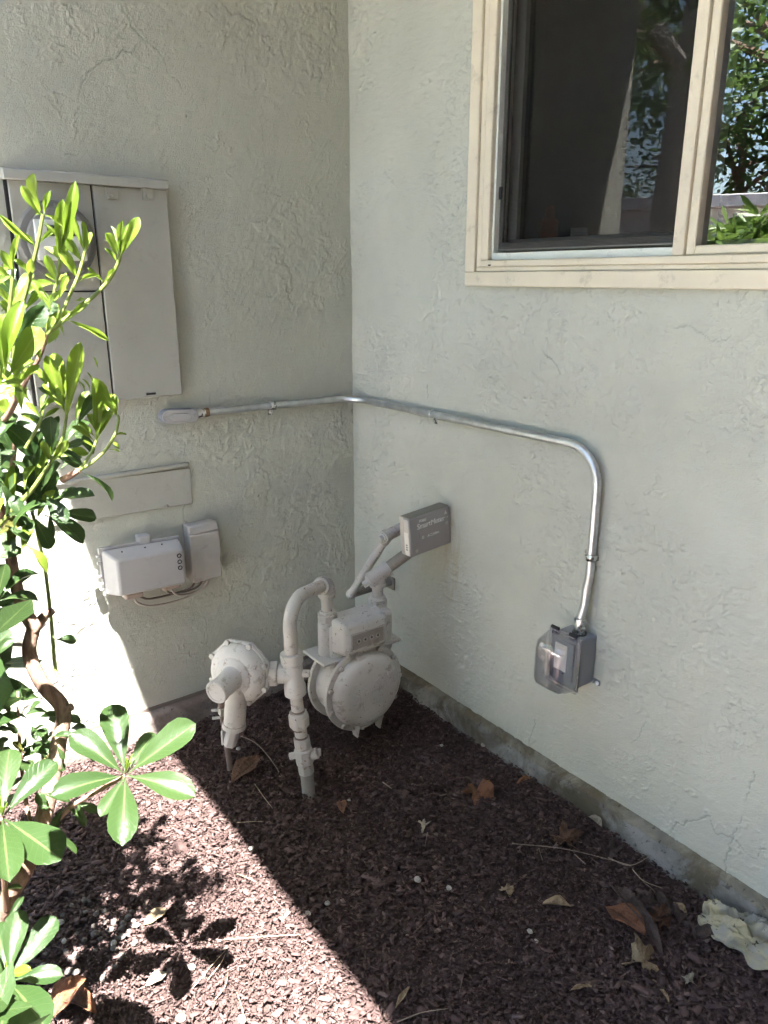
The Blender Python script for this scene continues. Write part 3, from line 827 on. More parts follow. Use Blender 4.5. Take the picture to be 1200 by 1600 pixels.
b = MB(); b.box((po + 0.001, q.y, q.z + 0.003), (0.004, 0.024, 0.005)); b.build('bottom_catch', 'gap', panel)
mc = LW(93, 376, 0.045)
mt = MB().lathe((po - 0.002, mc.y, mc.z), (1, 0, 0), [(0, .084), (.006, .086), (.012, .084), (.018, .081), (.020, .074)], 48).build('meter_ring', 'screen_frame', panel)
MB().lathe((po + 0.017, mc.y, mc.z), (1, 0, 0), [(0, .073), (.045, .070), (.062, .066), (.070, .056), (.073, .04), (.074, .001)], 48, cap=False).build('glass_dome', 'meter_glass', mt)
MB().lathe((po + 0.017, mc.y, mc.z), (1, 0, 0), [(0, .068), (.010, .068), (.012, .066)], 40).build('meter_base', 'module', mt)
MB().box((po + 0.034, mc.y, mc.z), (0.012, 0.105, 0.085)).build('face_plate', 'white', mt, bevel=0.002)
MB().box((po + 0.041, mc.y + 0.002, mc.z + 0.020), (0.003, 0.060, 0.022)).build('display', 'rubber', mt, bevel=0.001)
MB().box((po + 0.041, mc.y, mc.z - 0.022), (0.002, 0.075, 0.016)).build('name_plate', 'print_dim', mt)
q = Vector((po + 0.004, mc.y - 0.052, mc.z - 0.082))
MB().lathe(q, (1, 0, 0), [(0, .016), (.010, .016), (.012, .010)], 18).build('ring_lock', 'screw', panel)

# ================================================================== PAINTED PLATE, TELEPHONE BOXES
a, bq, c_, d_ = (LW(*q, 0.008) for q in ((60, 752), (298, 731), (300, 788), (150, 811)))
pl = thing('cover_plate', 'flat painted plate embossed with a V on the stucco below the panel', 'cover plate', (0, (a.y + bq.y) / 2, c_.z))
tilt = 0.010
b = MB(); b.add([(-0.01, a.y, d_.z + 0.0), (-0.01, bq.y, c_.z), (-0.01, bq.y, bq.z), (-0.01, a.y, bq.z + tilt),
                 (0.007, a.y, d_.z + 0.0), (0.007, bq.y, c_.z), (0.007, bq.y, bq.z), (0.007, a.y, bq.z + tilt)],
                [(3, 2, 1, 0), (4, 5, 6, 7), (0, 1, 5, 4), (1, 2, 6, 5), (2, 3, 7, 6), (3, 0, 4, 7)])
b.build('plate', 'plate', pl, bevel=0.003)
b = MB(); b.span((-0.001, a.y, bq.z + 0.004), (0.012, bq.y - 0.003, bq.z + 0.017)); b.build('caulk_bead', 'plate', pl, bevel=0.005)
q = LW(212, 770, 0.008); text('embossed_letter', 'V', 'plate', pl, (0.0072, q.y, q.z), (0, 1, 0.03), (0, 0, 1), 0.03, 0.0008)
q = LW(261, 791, 0.008); MB().sphere((0.006, q.y, q.z), 0.005, 10, 6).build('screw', 'utilbox', pl)

ny0, ny1, nz0, nz1 = -0.812, -0.606, 0.378, 0.500
nb = thing('telephone_box', 'grey plastic telephone box with sloped lid half lit by sun', 'utility box', (0, -0.70, 0.37))
b = MB(); b.span((0.0, ny0 + 0.008, nz0 + 0.012), (0.042, ny1 - 0.006, nz1 - 0.006)); b.build('base', 'netbox', nb, bevel=0.004)
sl_ = 0.008      # the box hangs a little off level
def nbp(x, y, z): return (x, y, z + (y - ny1) * -0.045)
b = MB()
lo, hi = 0.044, 0.088
b.add([nbp(lo, ny0, nz0), nbp(lo, ny1, nz0), nbp(lo, ny1, nz1), nbp(lo, ny0, nz1),
       nbp(hi, ny0 + 0.026, nz0 + 0.004), nbp(hi, ny1 - 0.004, nz0 + 0.004), nbp(hi, ny1 - 0.004, nz1 - 0.018), nbp(hi, ny0 + 0.026, nz1 - 0.020)],
      [(3, 2, 1, 0), (4, 5, 6, 7), (0, 1, 5, 4), (1, 2, 6, 5), (2, 3, 7, 6), (3, 0, 4, 7)])
lid = b.build('lid', 'netbox', nb, bevel=0.006, seg=3)
b = MB()
b.add([nbp(0.036, ny0 - 0.004, nz0 - 0.003), nbp(0.036, ny1 + 0.004, nz0 - 0.003), nbp(0.036, ny1 + 0.004, nz1 + 0.005), nbp(0.036, ny0 - 0.004, nz1 + 0.005),
       nbp(0.0435, ny0 - 0.004, nz0 - 0.003), nbp(0.0435, ny1 + 0.004, nz0 - 0.003), nbp(0.0435, ny1 + 0.004, nz1 + 0.005), nbp(0.0435, ny0 - 0.004, nz1 + 0.005)],
      [(3, 2, 1, 0), (4, 5, 6, 7), (0, 1, 5, 4), (1, 2, 6, 5), (2, 3, 7, 6), (3, 0, 4, 7)])
b.build('lid_rim', 'netbox', nb, bevel=0.002)
for z in (0.466, 0.449, 0.432):
    MB().lathe((hi - 0.0015, ny1 - 0.018, z), (1, 0, 0), [(0, .0062), (.003, .0062), (.003, .0040), (.0005, .0038)], 14).build('grommet', 'rubber', lid)
for y, z in ((-0.765, nz1 - 0.008), (-0.66, nz1 - 0.010), (-0.705, nz1 - 0.009)):
    MB().sphere((hi - 0.020, y, z + 0.010), 0.0022, 8, 6).build('vent_hole', 'rubber', lid)
MB().lathe((hi - 0.0004, -0.715, 0.452), (1, 0, 0), [(0, .0145), (.0009, .0145), (.0009, .0128), (0, .0126)], 26, cap=False).build('round_emblem', 'netbox', lid)
b = MB(); b.span((0.014, -0.712, nz1 - 0.002), (0.046, -0.680, nz1 + 0.024)); b.build('top_clip', 'netbox', nb, bevel=0.004)
for k, z in enumerate((0.482, 0.464, 0.428, 0.408, 0.394)):
    b = MB(); b.box((0.040 + 0.002 * (k % 2), ny0 - 0.005, z + 0.01), (0.010, 0.010, 0.007)); b.build('hinge_knuckle', 'netbox', nb, bevel=0.001)
b = MB(); b.box((0.030, ny0 - 0.018, 0.440), (0.018, 0.018, 0.030)); b.build('latch_knob', 'netbox', nb, bevel=0.003)
for y0_, y1_ in ((-0.770, -0.722), (-0.668, -0.620)):
    b = MB(); b.span((0.020, y0_, nz0 - 0.010), (0.074, y1_, nz0 + 0.006)); b.build('cable_gland', 'tan_plastic', nb, bevel=0.005)

ub = thing('junction_box', 'small upright grey junction box beside the telephone box', 'utility box', (0, -0.54, 0.36))
uy0, uy1, uz0, uz1 = -0.577, -0.489, 0.362, 0.527
b = MB(); b.span((0.0, uy0 + 0.002, uz0 + 0.002), (0.026, uy1 - 0.002, uz1 - 0.004)); b.build('base', 'utilbox', ub, bevel=0.003)
b = MB(); b.span((0.0265, uy0, uz0), (0.052, uy1, uz1 - 0.026)); cv = b.build('cover', 'utilbox', ub, bevel=0.004)
b = MB(); b.add([(0.0262, uy0, uz1 - 0.0252), (0.052, uy0, uz1 - 0.0252), (0.052, uy1, uz1 - 0.0252), (0.0262, uy1, uz1 - 0.0252),
                 (0.0262, uy0, uz1), (0.044, uy0 + 0.002, uz1 - 0.003), (0.044, uy1 - 0.002, uz1 - 0.003), (0.0262, uy1, uz1)],
                [(0, 1, 2, 3), (4, 5, 6, 7), (0, 1, 5, 4), (1, 2, 6, 5), (2, 3, 7, 6), (3, 0, 4, 7)])
b.build('cap', 'utilbox', ub, bevel=0.004)
MB().lathe((0.03, uy1 - 0.001, 0.46), (0, 1, 0), [(0, .005), (.007, .005), (.008, .003)], 10).build('side_screw', 'screw', ub)

def cable(name, label, pts, r, mat):
    o = MB().tube(smooth_path(pts, 8), r, 8).build(name, mat)
    return tag(o, label, 'cable', 'cables below the telephone boxes')
cable('cable', 'lowest tan cable looping from the sunlit gland of the telephone box', [(0.06, -0.745, .368), (.055, -0.735, .348), (.045, -0.70, .326), (.035, -.64, .316), (.030, -.585, .318), (.032, -.535, .336), (.032, -.512, .372)], 0.0032, 'cable')
cable('cable', 'upper pale cable looping from the right gland under the telephone box', [(0.06, -0.645, .369), (.058, -0.632, .348), (.045, -0.605, .334), (.038, -.57, .330), (.036, -.535, .342), (.034, -.520, .372)], 0.0032, 'cable')
cable('cable', 'dark cable sagging against the stucco between both utility boxes', [(0.03, -0.735, .368), (.020, -0.70, .338), (.012, -0.66, .330), (.012, -.61, .330), (.018, -.57, .338), (.024, -.552, .372)], 0.0030, 'cable_dark')
cable('cable', 'short brown cable curling up into the junction box', [(0.06, -0.658, .369), (.05, -0.645, .352), (.04, -0.615, .341), (.036, -.58, .338), (.036, -.552, .348), (.036, -.540, .372)], 0.0026, 'cable_dark')

# ================================================================== CONDUIT
cz = 0.821
cr = 0.0092
co = 0.0165
yb = LW(318, 642, 0.018).y
vx1 = RW(930, 800, co).x
xbot = RW(912, 968, co).x
conduit = thing('conduit', 'galvanised steel conduit bending round the wall corner and down to the outlet', 'conduit', (0, yb, cz))
pth = fillet([(co, yb, cz + 0.003), (co, -co, cz), (vx1, -co, cz + 0.003), (vx1, -co, 0.545)], 0.085, 12)
pth += [Vector((vx1 - 0.001, -co, 0.530)), Vector((vx1 - 0.004, -co, 0.510)), Vector((xbot + 0.003, -co - 0.004, 0.470)), Vector((xbot, -co - 0.012, 0.436))]
MB().tube(pth, cr, 18).build('pipe', 'zinc', conduit)
q0 = Vector((vx1 - 0.005, -co - 0.0005, 0.503)); d0 = (Vector((xbot + 0.003, -co - 0.004, 0.470)) - q0).normalized()
# conduit body with its oval cover
lb0, lb1 = LW(251, 650, 0.022).y, LW(309, 647, 0.022).y
lbz = LW(280, 649, 0.022).z
def stadium(y0, y1, z, r, x, n=10, dz=0.004):
    pts = []
    for k in range(n + 1):
        a_ = math.pi / 2 + math.pi * k / n; pts.append(Vector((x, y0 + r + r * math.cos(a_), z + r * math.sin(a_))))
    for k in range(n + 1):
        a_ = -math.pi / 2 + math.pi * k / n; pts.append(Vector((x, y1 - r + r * math.cos(a_), z - dz + r * math.sin(a_))))
    return pts
r0 = 0.0185
cb = MB().prism(stadium(lb0, lb1, lbz, r0, 0.001), (0.026, 0, 0)).build('conduit_body', 'boxgrey', conduit, bevel=0.003)
MB().prism(stadium(lb0 + .001, lb1 - .001, lbz, r0 - .0008, 0.0275), (0.0035, 0, 0)).build('cover', 'netbox', cb, bevel=0.0012)
MB().prism(stadium(lb0 + .022, lb1 - .022, lbz - .001, r0 - .009, 0.0312), (0.0022, 0, 0)).build('raised_oval', 'netbox', cb, bevel=0.0008)
for y in (lb0 + .010, lb1 - .010):
    MB().lathe((0.031, y, lbz - 0.001), (1, 0, 0), [(0, .0036), (.0015, .0032)], 10).build('screw', 'screw', cb)
b = MB(); b.cyl((co, lb1 - 0.004, cz + .003), (co, lb1 + 0.012, cz + .003), 0.0135); b.cyl((co, lb1 + 0.012, cz + .003), (co, lb1 + 0.022, cz + .003), 0.0105); b.build('connector', 'zinc_shiny', conduit)
MB().hexn((co, lb1 + 0.022, cz + .003), (co, lb1 + 0.033, cz + .003), 0.0128).build('compression_nut', 'brass', conduit, bevel=0.001)
def strap(p, along, out, side):
    """one-hole strap: band over the pipe, ear with a screw on one side"""
    p = Vector(p); al = Vector(along); o = Vector(out); s = Vector(side)
    pts = []
    for k in range(9):
        a_ = math.pi * k / 8
        pts.append(p + o * (math.sin(a_) * (cr + .0012)) - s * (math.cos(a_) * (cr + .0012)))
    pts = [pts[0] - o * 0.012] + pts + [pts[-1] - o * (co - 0.002), pts[-1] - o * (co - 0.002) + s * 0.017]
    w = 0.007
    vs_, fs_ = [], []
    for q in pts:
        vs_ += [q - al * w, q + al * w]
    for i in range(len(pts) - 1):
        fs_.append((2 * i, 2 * i + 1, 2 * i + 3, 2 * i + 2))
    bb = MB().add(vs_, fs_)
    ob = bb.build('strap', 'zinc_shiny', conduit)
    md = ob.modifiers.new('thick', 'SOLIDIFY'); md.thickness = 0.0016; md.offset = 1
    MB().sphere(pts[-1] - s * 0.006 + o * 0.002, 0.0048, 12, 6, 0.6, o).build('screw', 'zinc_shiny', ob)
qs = LW(426, 634, co); strap((co, qs.y, cz + 0.001), (0, 1, 0), (1, 0, 0), (0, 0, -1))
qs = RW(674, 646, co); strap((qs.x, -co, cz + 0.001), (1, 0, 0), (0, -1, 0), (0, 0, -1))
qs = RW(927, 872, co); strap((vx1, -co, qs.z), (0, 0, 1), (0, -1, 0), (-1, 0, 0))

# ================================================================== OUTLET BOX
bx0, bx1, bz0, bz1, bd = 0.893, 0.967, 0.281, 0.399, 0.058
ob_ = thing('outlet_box', 'grey outdoor outlet box with a clear bubble cover at the end of the conduit', 'outlet box', ((bx0 + bx1) / 2, 0, bz0))
b = MB(); b.span((bx0, -bd, bz0), (bx1, -0.002, bz1)); b.build('box', 'boxgrey', ob_, bevel=0.004)
b = MB(); ring(b, bx0 - 0.008, bx1 + 0.003, bz0 - 0.008, bz1 + 0.008, .007, .007, .007, .007, -bd - 0.0045, -bd - 0.0003); b.build('gasket', 'boxgrey', ob_, bevel=0.002)
b = MB(); b.span((bx0 - 0.001, -bd - 0.004, bz0 - 0.001), (bx1 - 0.004, -bd - 0.0004, bz1 + 0.001)); b.build('mounting_plate', 'boxgrey', ob_)
b = MB(); ring(b, bx0 - 0.010, bx1 + 0.004, bz0 - 0.010, bz1 + 0.010, .009, .009, .009, .009, -bd - 0.012, -bd - 0.005)
cvp = b.build('cover_base', 'clear', ob_, bevel=0.002)
b = MB(); b.span((bx0 + .012, -bd - 0.010, bz0 + .012), (bx1 - .012, -bd - 0.005, bz1 - .012)); rec = b.build('receptacle', 'boxgrey', ob_, bevel=0.002)
for zc in (0.362, 0.318):
    for dx in (-0.0065, 0.0065):
        b = MB(); b.box(((bx0 + bx1) / 2 + dx, -bd - 0.0102, zc), (0.0022, 0.001, 0.009)); b.build('slot', 'rubber', rec)
    MB().lathe(((bx0 + bx1) / 2, -bd - 0.0100, zc - 0.011), (0, -1, 0), [(0, .0026), (.0006, .0024)], 10).build('ground_hole', 'rubber', rec)
# bubble lid: hollow clear shell, hinged at the top
cx_, cz_ = (bx0 + bx1) / 2 - 0.003, (bz0 + bz1) / 2
prof = [(0.0, 0.0485, 0.0665), (0.006, 0.0485, 0.0665), (0.030, 0.044, 0.062), (0.044, 0.041, 0.058), (0.052, 0.036, 0.052), (0.055, 0.028, 0.044)]
vs_, fs_ = [], []
n = 40
for d, hx, hz_ in prof:
    for k in range(n):
        a_ = 2 * math.pi * k / n
        ca, sa = math.cos(a_), math.sin(a_)
        e = 0.34
        vs_.append((cx_ + hx * math.copysign(abs(ca) ** e, ca), -bd - 0.0125 - d, cz_ + hz_ * math.copysign(abs(sa) ** e, sa)))
for i in range(len(prof) - 1):
    for k in range(n):
        k2 = (k + 1) % n
        fs_.append((i * n + k, i * n + k2, (i + 1) * n + k2, (i + 1) * n + k))
fs_.append(tuple((len(prof) - 1) * n + k for k in range(n)))
ld_ = MB().add(vs_, fs_).build('bubble_lid', 'clear', ob_, angle=50)
md = ld_.modifiers.new('thick', 'SOLIDIFY'); md.thickness = 0.002
for dx in (-0.026, 0.026):
    MB().cyl((cx_ + dx - .010, -bd - 0.012, bz1 + 0.013), (cx_ + dx + .010, -bd - 0.012, bz1 + 0.013), 0.0042, seg=12).build('hinge', 'rubber', ob_)
b = MB(); b.box((cx_ - 0.006, -bd - 0.0115, cz_ + 0.006), (0.034, 0.0012, 0.064)); st_ = b.build('sticker', 'sticker', ob_)
b = MB()
cn = Vector((xbot, -co - 0.012, 0.436))
b.cyl((xbot + .001, -co - 0.0125, bz1 + 0.001), (xbot + .001, -co - 0.0125, bz1 + 0.020), 0.0125)
b.cyl((xbot + .001, -co - 0.0125, bz1 + 0.020), (xbot, -co - 0.012, bz1 + 0.037), 0.0115); b.build('connector', 'zinc_shiny', ob_)
MB().cyl((xbot, -co - 0.012, bz1 + 0.028), (xbot, -co - 0.0118, bz1 + 0.037), 0.0138, seg=8).build('compression_nut', 'zinc_shiny', ob_, bevel=0.001)
MB().cyl((xbot + .001, -co - 0.0125, bz1 - 0.001), (xbot + .001, -co - 0.0125, bz1 + 0.003), 0.0165).build('seal', 'rubber', ob_)
b = MB(); b.box((bx1 + 0.009, -0.004, bz0 + 0.004), (0.020, 0.003, 0.013)); er = b.build('mounting_ear', 'boxgrey', ob_, bevel=0.001)
MB().sphere((bx1 + 0.013, -0.007, bz0 + 0.003), 0.0055, 12, 6, 0.7, (0, 1, 0)).build('screw', 'zinc_shiny', er)

# ================================================================== GAS EQUIPMENT
BR = GR(485, 1236)
def V(px, py): return VP(px, py, BR)
# ---- riser with valve, union and tee
riser = thing('gas_riser', 'painted gas riser pipe with shutoff valve, union and tee in the mulch', 'gas pipe', BR)
bot, vb, vt, ub0, ub1, tb0, tt0 = V(485, 1262), V(479, 1207), V(471, 1152), V(468, 1137), V(466, 1112), V(462, 1084), V(455, 1020)
MB().cyl(bot, vb, 0.0165).build('lower_pipe', 'pipe_low', riser)
ax = (vt - vb)
L_ = ax.length
vv = MB().lathe(vb, ax, [(0, .0185), (.002, .0205), (L_ * .24, .0205), (L_ * .26, .0185), (L_ * .32, .0235), (L_ * .66, .0235), (L_ * .72, .0180), (L_ * .74, .0212), (L_ * .97, .0212), (L_, .0195)], 8).build('valve', 'gas_rust', riser, bevel=0.002)
c_ = (vb + vt) / 2
sd = Vector(rt)
MB().hexn(c_ - sd * 0.020, c_ - sd * 0.036 + Vector((0, 0, -.004)), 0.010).build('valve_key', 'gas_rust', vv, bevel=0.001)
b = MB(); b.cyl(c_ + sd * 0.018, c_ + sd * 0.034 + Vector((0, 0, .006)), 0.014, seg=16); b.box(c_ + sd * 0.038 + Vector((0, 0, .008)), (0.008, 0.008, 0.020)); b.build('valve_cap', 'gas_rust', vv, bevel=0.0015)
MB().cyl(vt - ax * .1, tb0, 0.0155).build('nipple', 'gas_rust', riser)
un = (ub1 - ub0)
MB().lathe(ub0, un, [(0, .019), (.004, .021), (un.length * .18, .0215), (un.length * .2, .0262), (un.length * .78, .0262), (un.length * .8, .023), (un.length, .0225)], 8).build('union_nut', 'gas_rust', riser, bevel=0.0015)
td = (tt0 - tb0); tl = td.length; tn = td.normalized(); tc = (tb0 + tt0) / 2
tee = MB()
tee.lathe(tb0, td, [(0, .0255), (.001, .0265), (tl * .22, .0265), (tl * .26, .0235), (tl * .74, .0235), (tl * .78, .0268), (tl - .001, .0268), (tl, .0255)], 28)
nut_l = V(441, 1049)
tee.cyl(tc, tc - sd * 0.036, 0.0235)
teeo = tee.build('tee', 'gas', riser)
MB().hexn(tc + sd * 0.020, tc + sd * 0.040, 0.0105).build('tee_plug', 'gas', teeo, bevel=0.0015)
for q_ in (tb0 - tn * .004, ub1 + tn * .001, ub0 - tn * .005, vt + tn * .001):
    MB().cyl(q_, q_ + tn * .0045, .0163, seg=20).build('thread', 'rod', riser)
# ---- meter planes
XC, XF = 0.390, 0.445
inl = LW(512, 966, XC); outl = LW(590, 942, XC)
el_top = Vector((inl.x, inl.y, LW(511, 912, XC).z))
K = V(451, 938); K.z = max(K.z, el_top.z + 0.005)
gp = fillet([tt0 - tn * 0.01, K, el_top], 0.062, 12)
MB().tube(gp, 0.0165, 20).build('gooseneck', 'gas_rust', riser)
e_dir = (el_top - K).normalized()
b = MB(); b.tube(fillet([el_top - e_dir * 0.030, el_top, Vector((el_top.x, el_top.y, el_top.z - 0.034))], 0.02, 8), 0.0205, 18)
b.cyl(el_top - e_dir * 0.034, el_top - e_dir * 0.020, 0.0225); b.cyl(el_top + Vector((0, 0, -.022)), el_top + Vector((0, 0, -.036)), 0.0225)
b.build('elbow', 'gas_rust', riser)
MB().cyl(el_top + Vector((0, 0, -.030)), inl + Vector((0, 0, .010)), 0.0155).build('inlet_nipple', 'gas_rust', riser)

# ---- regulator
reg = thing('gas_regulator', 'round grey gas regulator with octagonal bolted rim and stub vent', 'gas regulator', GR(384, 1180))
na = math.radians(-57)
rn = Vector((math.cos(na), math.sin(na), 0.10)).normalized()
Rg = V(374, 1050)
rs = Vector((0, 0, 1)).cross(rn).normalized()          # to the right along the disc
ru = rn.cross(rs)
def rp(u, w, d): return Rg + rs * u + ru * w + rn * d
def octo(r, d, n=8, ph=math.pi / 8): return [rp(r * math.cos(ph + 2 * math.pi * k / n), r * math.sin(ph + 2 * math.pi * k / n), d) for k in range(n)]
rim = MB().prism(octo(0.084, -0.006), rn * 0.007).build('rim', 'gas', reg, bevel=0.003)
MB().prism(octo(0.082, -0.015), rn * 0.0075).build('rear_rim', 'gas', reg, bevel=0.003)
MB().lathe(Rg + rn * 0.001, rn, [(0, .074), (.006, .073), (.016, .068), (.024, .058), (.028, .047), (.0275, .046), (.030, .044), (.033, .034), (.034, .001)], 44, cap=False).build('diaphragm_case', 'gas', reg, angle=60)
MB().lathe(Rg - rn * 0.015, -rn, [(0, .072), (.012, .068), (.026, .050), (.045, .03), (.05, .001)], 36, cap=False).build('rear_case', 'gas', reg, angle=60)
for k in range(8):
    a_ = math.pi / 8 + 2 * math.pi * k / 8
    q = rp(.0775 * math.cos(a_), .0775 * math.sin(a_), 0.001)
    bo = MB().hexn(q, q + rn * 0.009, 0.0072).build('bolt', 'gas_rust', rim, bevel=0.001)
stem0 = rp(-0.002, -0.004, 0.026); sdir = (rn + Vector((0, 0, -.16)) - rs * 0.06).normalized()
st_l = 0.070
MB().lathe(stem0, sdir, [(0, .034), (.005, .031), (.012, .0285), (st_l - .014, .0265), (st_l - .013, .0285), (st_l - .003, .0285), (st_l, .026), (st_l, .021), (st_l - .0015, .0205), (st_l - .0015, .001)], 28, cap=False).build('spring_stem', 'gas', reg)
vt0 = rp(0.004, -0.045, 0.020); vt1 = Vector(V(373, 1124)) + rn * 0.02
b = MB(); b.tube([rp(0.006, -0.020, 0.012), vt0, vt0 * .5 + vt1 * .5, vt1], [.026, .0265, .026, .026], 20)
b.lathe(vt1, (vt1 - vt0), [(-.002, .028), (.010, .029), (.012, .022), (.016, .019)], 20)
b.build('outlet_body', 'gas', reg)
q0 = vt1 + Vector((0, 0, -.008)); q1 = Vector(V(365, 1158)) + rn * 0.02
b = MB(); b.lathe(q0, q1 - q0, [(0, .0185), (.010, .0185), (.014, .017), ((q1 - q0).length, .0175)], 6); vent = b.build('vent_elbow', 'gas', reg, bevel=0.003)
b = MB(); dd = (q1 - q0); mid = q0 + dd * .62 - rs * 0.019
b.box(mid, (0.006, 0.026, 0.040), rot=basis(dd, rs).to_3x3() if False else Matrix((rs, rn, Vector((0, 0, 1)))).transposed()); b.build('vent_mouth', 'gas', vent, bevel=0.002)
# swivel nut and neck between regulator and tee
nk0, nk1 = tc - sd * 0.030, Rg + rs * 0.055 - rn * 0.03
b = MB(); b.lathe(tc - sd * 0.058, sd, [(0, .028), (.003, .031), (.019, .031), (.022, .028)], 8); b.build('swivel_nut', 'gas', reg, bevel=0.002)
b = MB(); b.tube([tc - sd * 0.056, tc - sd * 0.085 - rn * 0.012, nk1 - rs * 0.02], [.022, .020, .026], 18); b.build('neck', 'gas', reg)
# ---- ground rod with its clamp
RB = GR(361, 1203)
rod = thing('ground_rod', 'rusty ground rod with clamp standing in the mulch beside the regulator', 'rod', RB)
rtop = VP(344, 1093, RB)
MB().cyl(RB + Vector((0, 0, -.03)), rtop, 0.0075, seg=14).build('rod', 'rod', rod)
b = MB(); q = rtop + (RB - rtop) * .16; b.box(q, (0.020, 0.016, 0.022)); cl = b.build('clamp', 'utilbox', rod, bevel=0.002)
for dz in (0.004, -0.018):
    b = MB(); b.cyl(q + Vector((0, 0, dz)) - sd * 0.004, q + Vector((0, 0, dz)) - sd * 0.026 + Vector((0, 0, -.003)), 0.0042, seg=8); b.build('clamp_bolt', 'utilbox', cl)

# ---- gas meter (its axis runs along x, its face looks along +x)
mcn = LW(566, 1076, XF); MY, MZ = -0.281, 0.120
meter = thing('gas_meter', 'grey painted round gas meter with embossed script and small dials', 'gas meter', (XC, MY, float(gz(XC, MY))))
RF = 0.121
b = MB(); b.lathe((XF - .083, MY, MZ), (1, 0, 0), [(0, .100), (.004, .103), (.076, .103), (.083, .103)], 56, cap=False); b.build('barrel', 'gas', meter)
fr_ = MB().lathe((XF, MY, MZ), (1, 0, 0), [(-.006, .100), (-.006, RF), (-.004, RF + .002), (.003, RF + .002), (.005, RF), (.005, .104)], 64, cap=False).build('front_flange', 'gas', meter, angle=30)
MB().lathe((XF - .083, MY, MZ), (1, 0, 0), [(.005, .100), (.005, RF), (.003, RF + .002), (-.004, RF + .002), (-.006, RF), (-.006, .104), (-.02, .098), (-.03, .085), (-.035, .05), (-.036, .001)], 56, cap=False).build('rear_cover', 'gas', meter, angle=40)
fc = MB().lathe((XF + .005, MY, MZ), (1, 0, 0), [(0, .106), (.004, .1055), (.014, .103), (.021, .098), (.026, .091), (.029, .081), (.030, .070), (.0305, .001)], 64, cap=False).build('front_cover', 'gas', meter, angle=50)
for k in range(11):
    a_ = math.radians(100 + k * 360 / 11)
    q = Vector((XF + .005, MY + .1135 * math.cos(a_), MZ + .1135 * math.sin(a_)))
    MB().hexn(q, q + Vector((.0085, 0, 0)), .0072).build('bolt', 'gas_rust', fr_, bevel=0.001)
# upper case, shoulders for both pipe connections
zt = inl.z - 0.002
cy0, cy1 = LW(500, 975, XC).y, LW(603, 955, XC).y
b = MB()
b.span((XC - 0.040, cy0 + .012, MZ + .070), (XC + 0.042, cy1 - .004, zt - .006))
b.build('upper_case', 'gas', meter, bevel=0.014, seg=4)
for p_, nm in ((inl, 'inlet_boss'), (outl, 'outlet_boss')):
    b = MB(); b.lathe((p_.x, p_.y, zt - .10), (0, 0, 1), [(0, .027), (.085, .0265), (.096, .024), (.099, .021)], 24); b.build(nm, 'gas', meter)
b = MB(); b.box((XC, (cy0 + cy1) / 2 - .004, MZ + .100), (0.105, (cy1 - cy0) + .040, 0.008)); b.build('case_flange', 'gas', meter, bevel=0.003)
b = MB(); b.box((XC - 0.010, cy1 + .020, MZ + .085), (0.040, .030, .007)); b.build('side_lug', 'gas', meter, bevel=0.002)
# dial housing
XD = XF + .032
dy0, dy1 = LW(541, 1000, XD).y, LW(605, 985, XD).y
dz1, dz0 = LW(585, 968, XD).z, LW(575, 1017, XD).z
ymid = (dy0 + dy1) / 2
b = MB()
for x, g_ in ((XC + .035, .010), (XD, 0.0)):
    pass
b.add([(XC + .030, dy0 - .012, dz0 - .006), (XC + .030, dy1 + .010, dz0 - .006), (XC + .030, dy1 + .010, dz1 + .010), (XC + .030, dy0 - .012, dz1 + .010),
       (XD, dy0, dz0), (XD, dy1, dz0), (XD, dy1, dz1), (XD, dy0, dz1)],
      [(3, 2, 1, 0), (4, 5, 6, 7), (0, 1, 5, 4), (1, 2, 6, 5), (2, 3, 7, 6), (3, 0, 4, 7)])
dh = b.build('dial_housing', 'gas', meter, bevel=0.011, seg=4)
zc_ = (dz0 + dz1) / 2 - .004
wy, wz = (dy1 - dy0) * .41, (dz1 - dz0) * .29
b = MB()
b.span((XD - .001, ymid + .002 - wy, zc_ + wz - .004), (XD + .0035, ymid + .002 + wy, zc_ + wz)); b.span((XD - .001, ymid + .002 - wy, zc_ - wz), (XD + .0035, ymid + .002 + wy, zc_ - wz + .004))
b.span((XD - .001, ymid + .002 - wy, zc_ - wz + .004), (XD + .0035, ymid + .006 - wy, zc_ + wz - .004)); b.span((XD - .001, ymid - .002 + wy, zc_ - wz + .004), (XD + .0035, ymid + .002 + wy, zc_ + wz - .004))
b.build('dial_frame', 'gas_rust', dh, bevel=0.001)
b = MB(); b.span((XD + .0002, ymid + .006 - wy, zc_ - wz + .004), (XD + .0026, ymid - .002 + wy, zc_ + wz - .004)); b.build('dial_plate', 'pipe_low', dh)
for k in range(4):
    yk = ymid + .002 + (k - 1.5) * (dy1 - dy0) * .155
    zk = (dz0 + dz1) / 2 - .004
    dl = MB().lathe((XD + .0028, yk, zk), (1, 0, 0), [(0, .0068), (.0008, .0068)], 20).build('dial', 'utilbox', dh)
    MB().lathe((XD + .0036, yk, zk), (1, 0, 0), [(0, .0032), (.0012, .0028)], 10).build('hub', 'print_dark', dh)
    b = MB(); b.box((XD + .0040, yk + .0015 * (k % 2 * 2 - 1), zk + .002), (.0006, .0012, .006)); b.build('pointer', 'print_dark', dh)
for (y, z) in ((dy0 + .008, dz0 + .004), (dy1 - .008, dz1 - .005), (dy0 + .014, dz1 - .008)):
    MB().sphere((XD - .001, y, z), .004, 10, 6).build('cover_screw', 'gas_rust', dh)
b = MB(); b.box((XF + .014, ymid - .006, MZ + .096), (.018, .030, .026)); b.build('cover_boss', 'gas', fc, bevel=0.006)
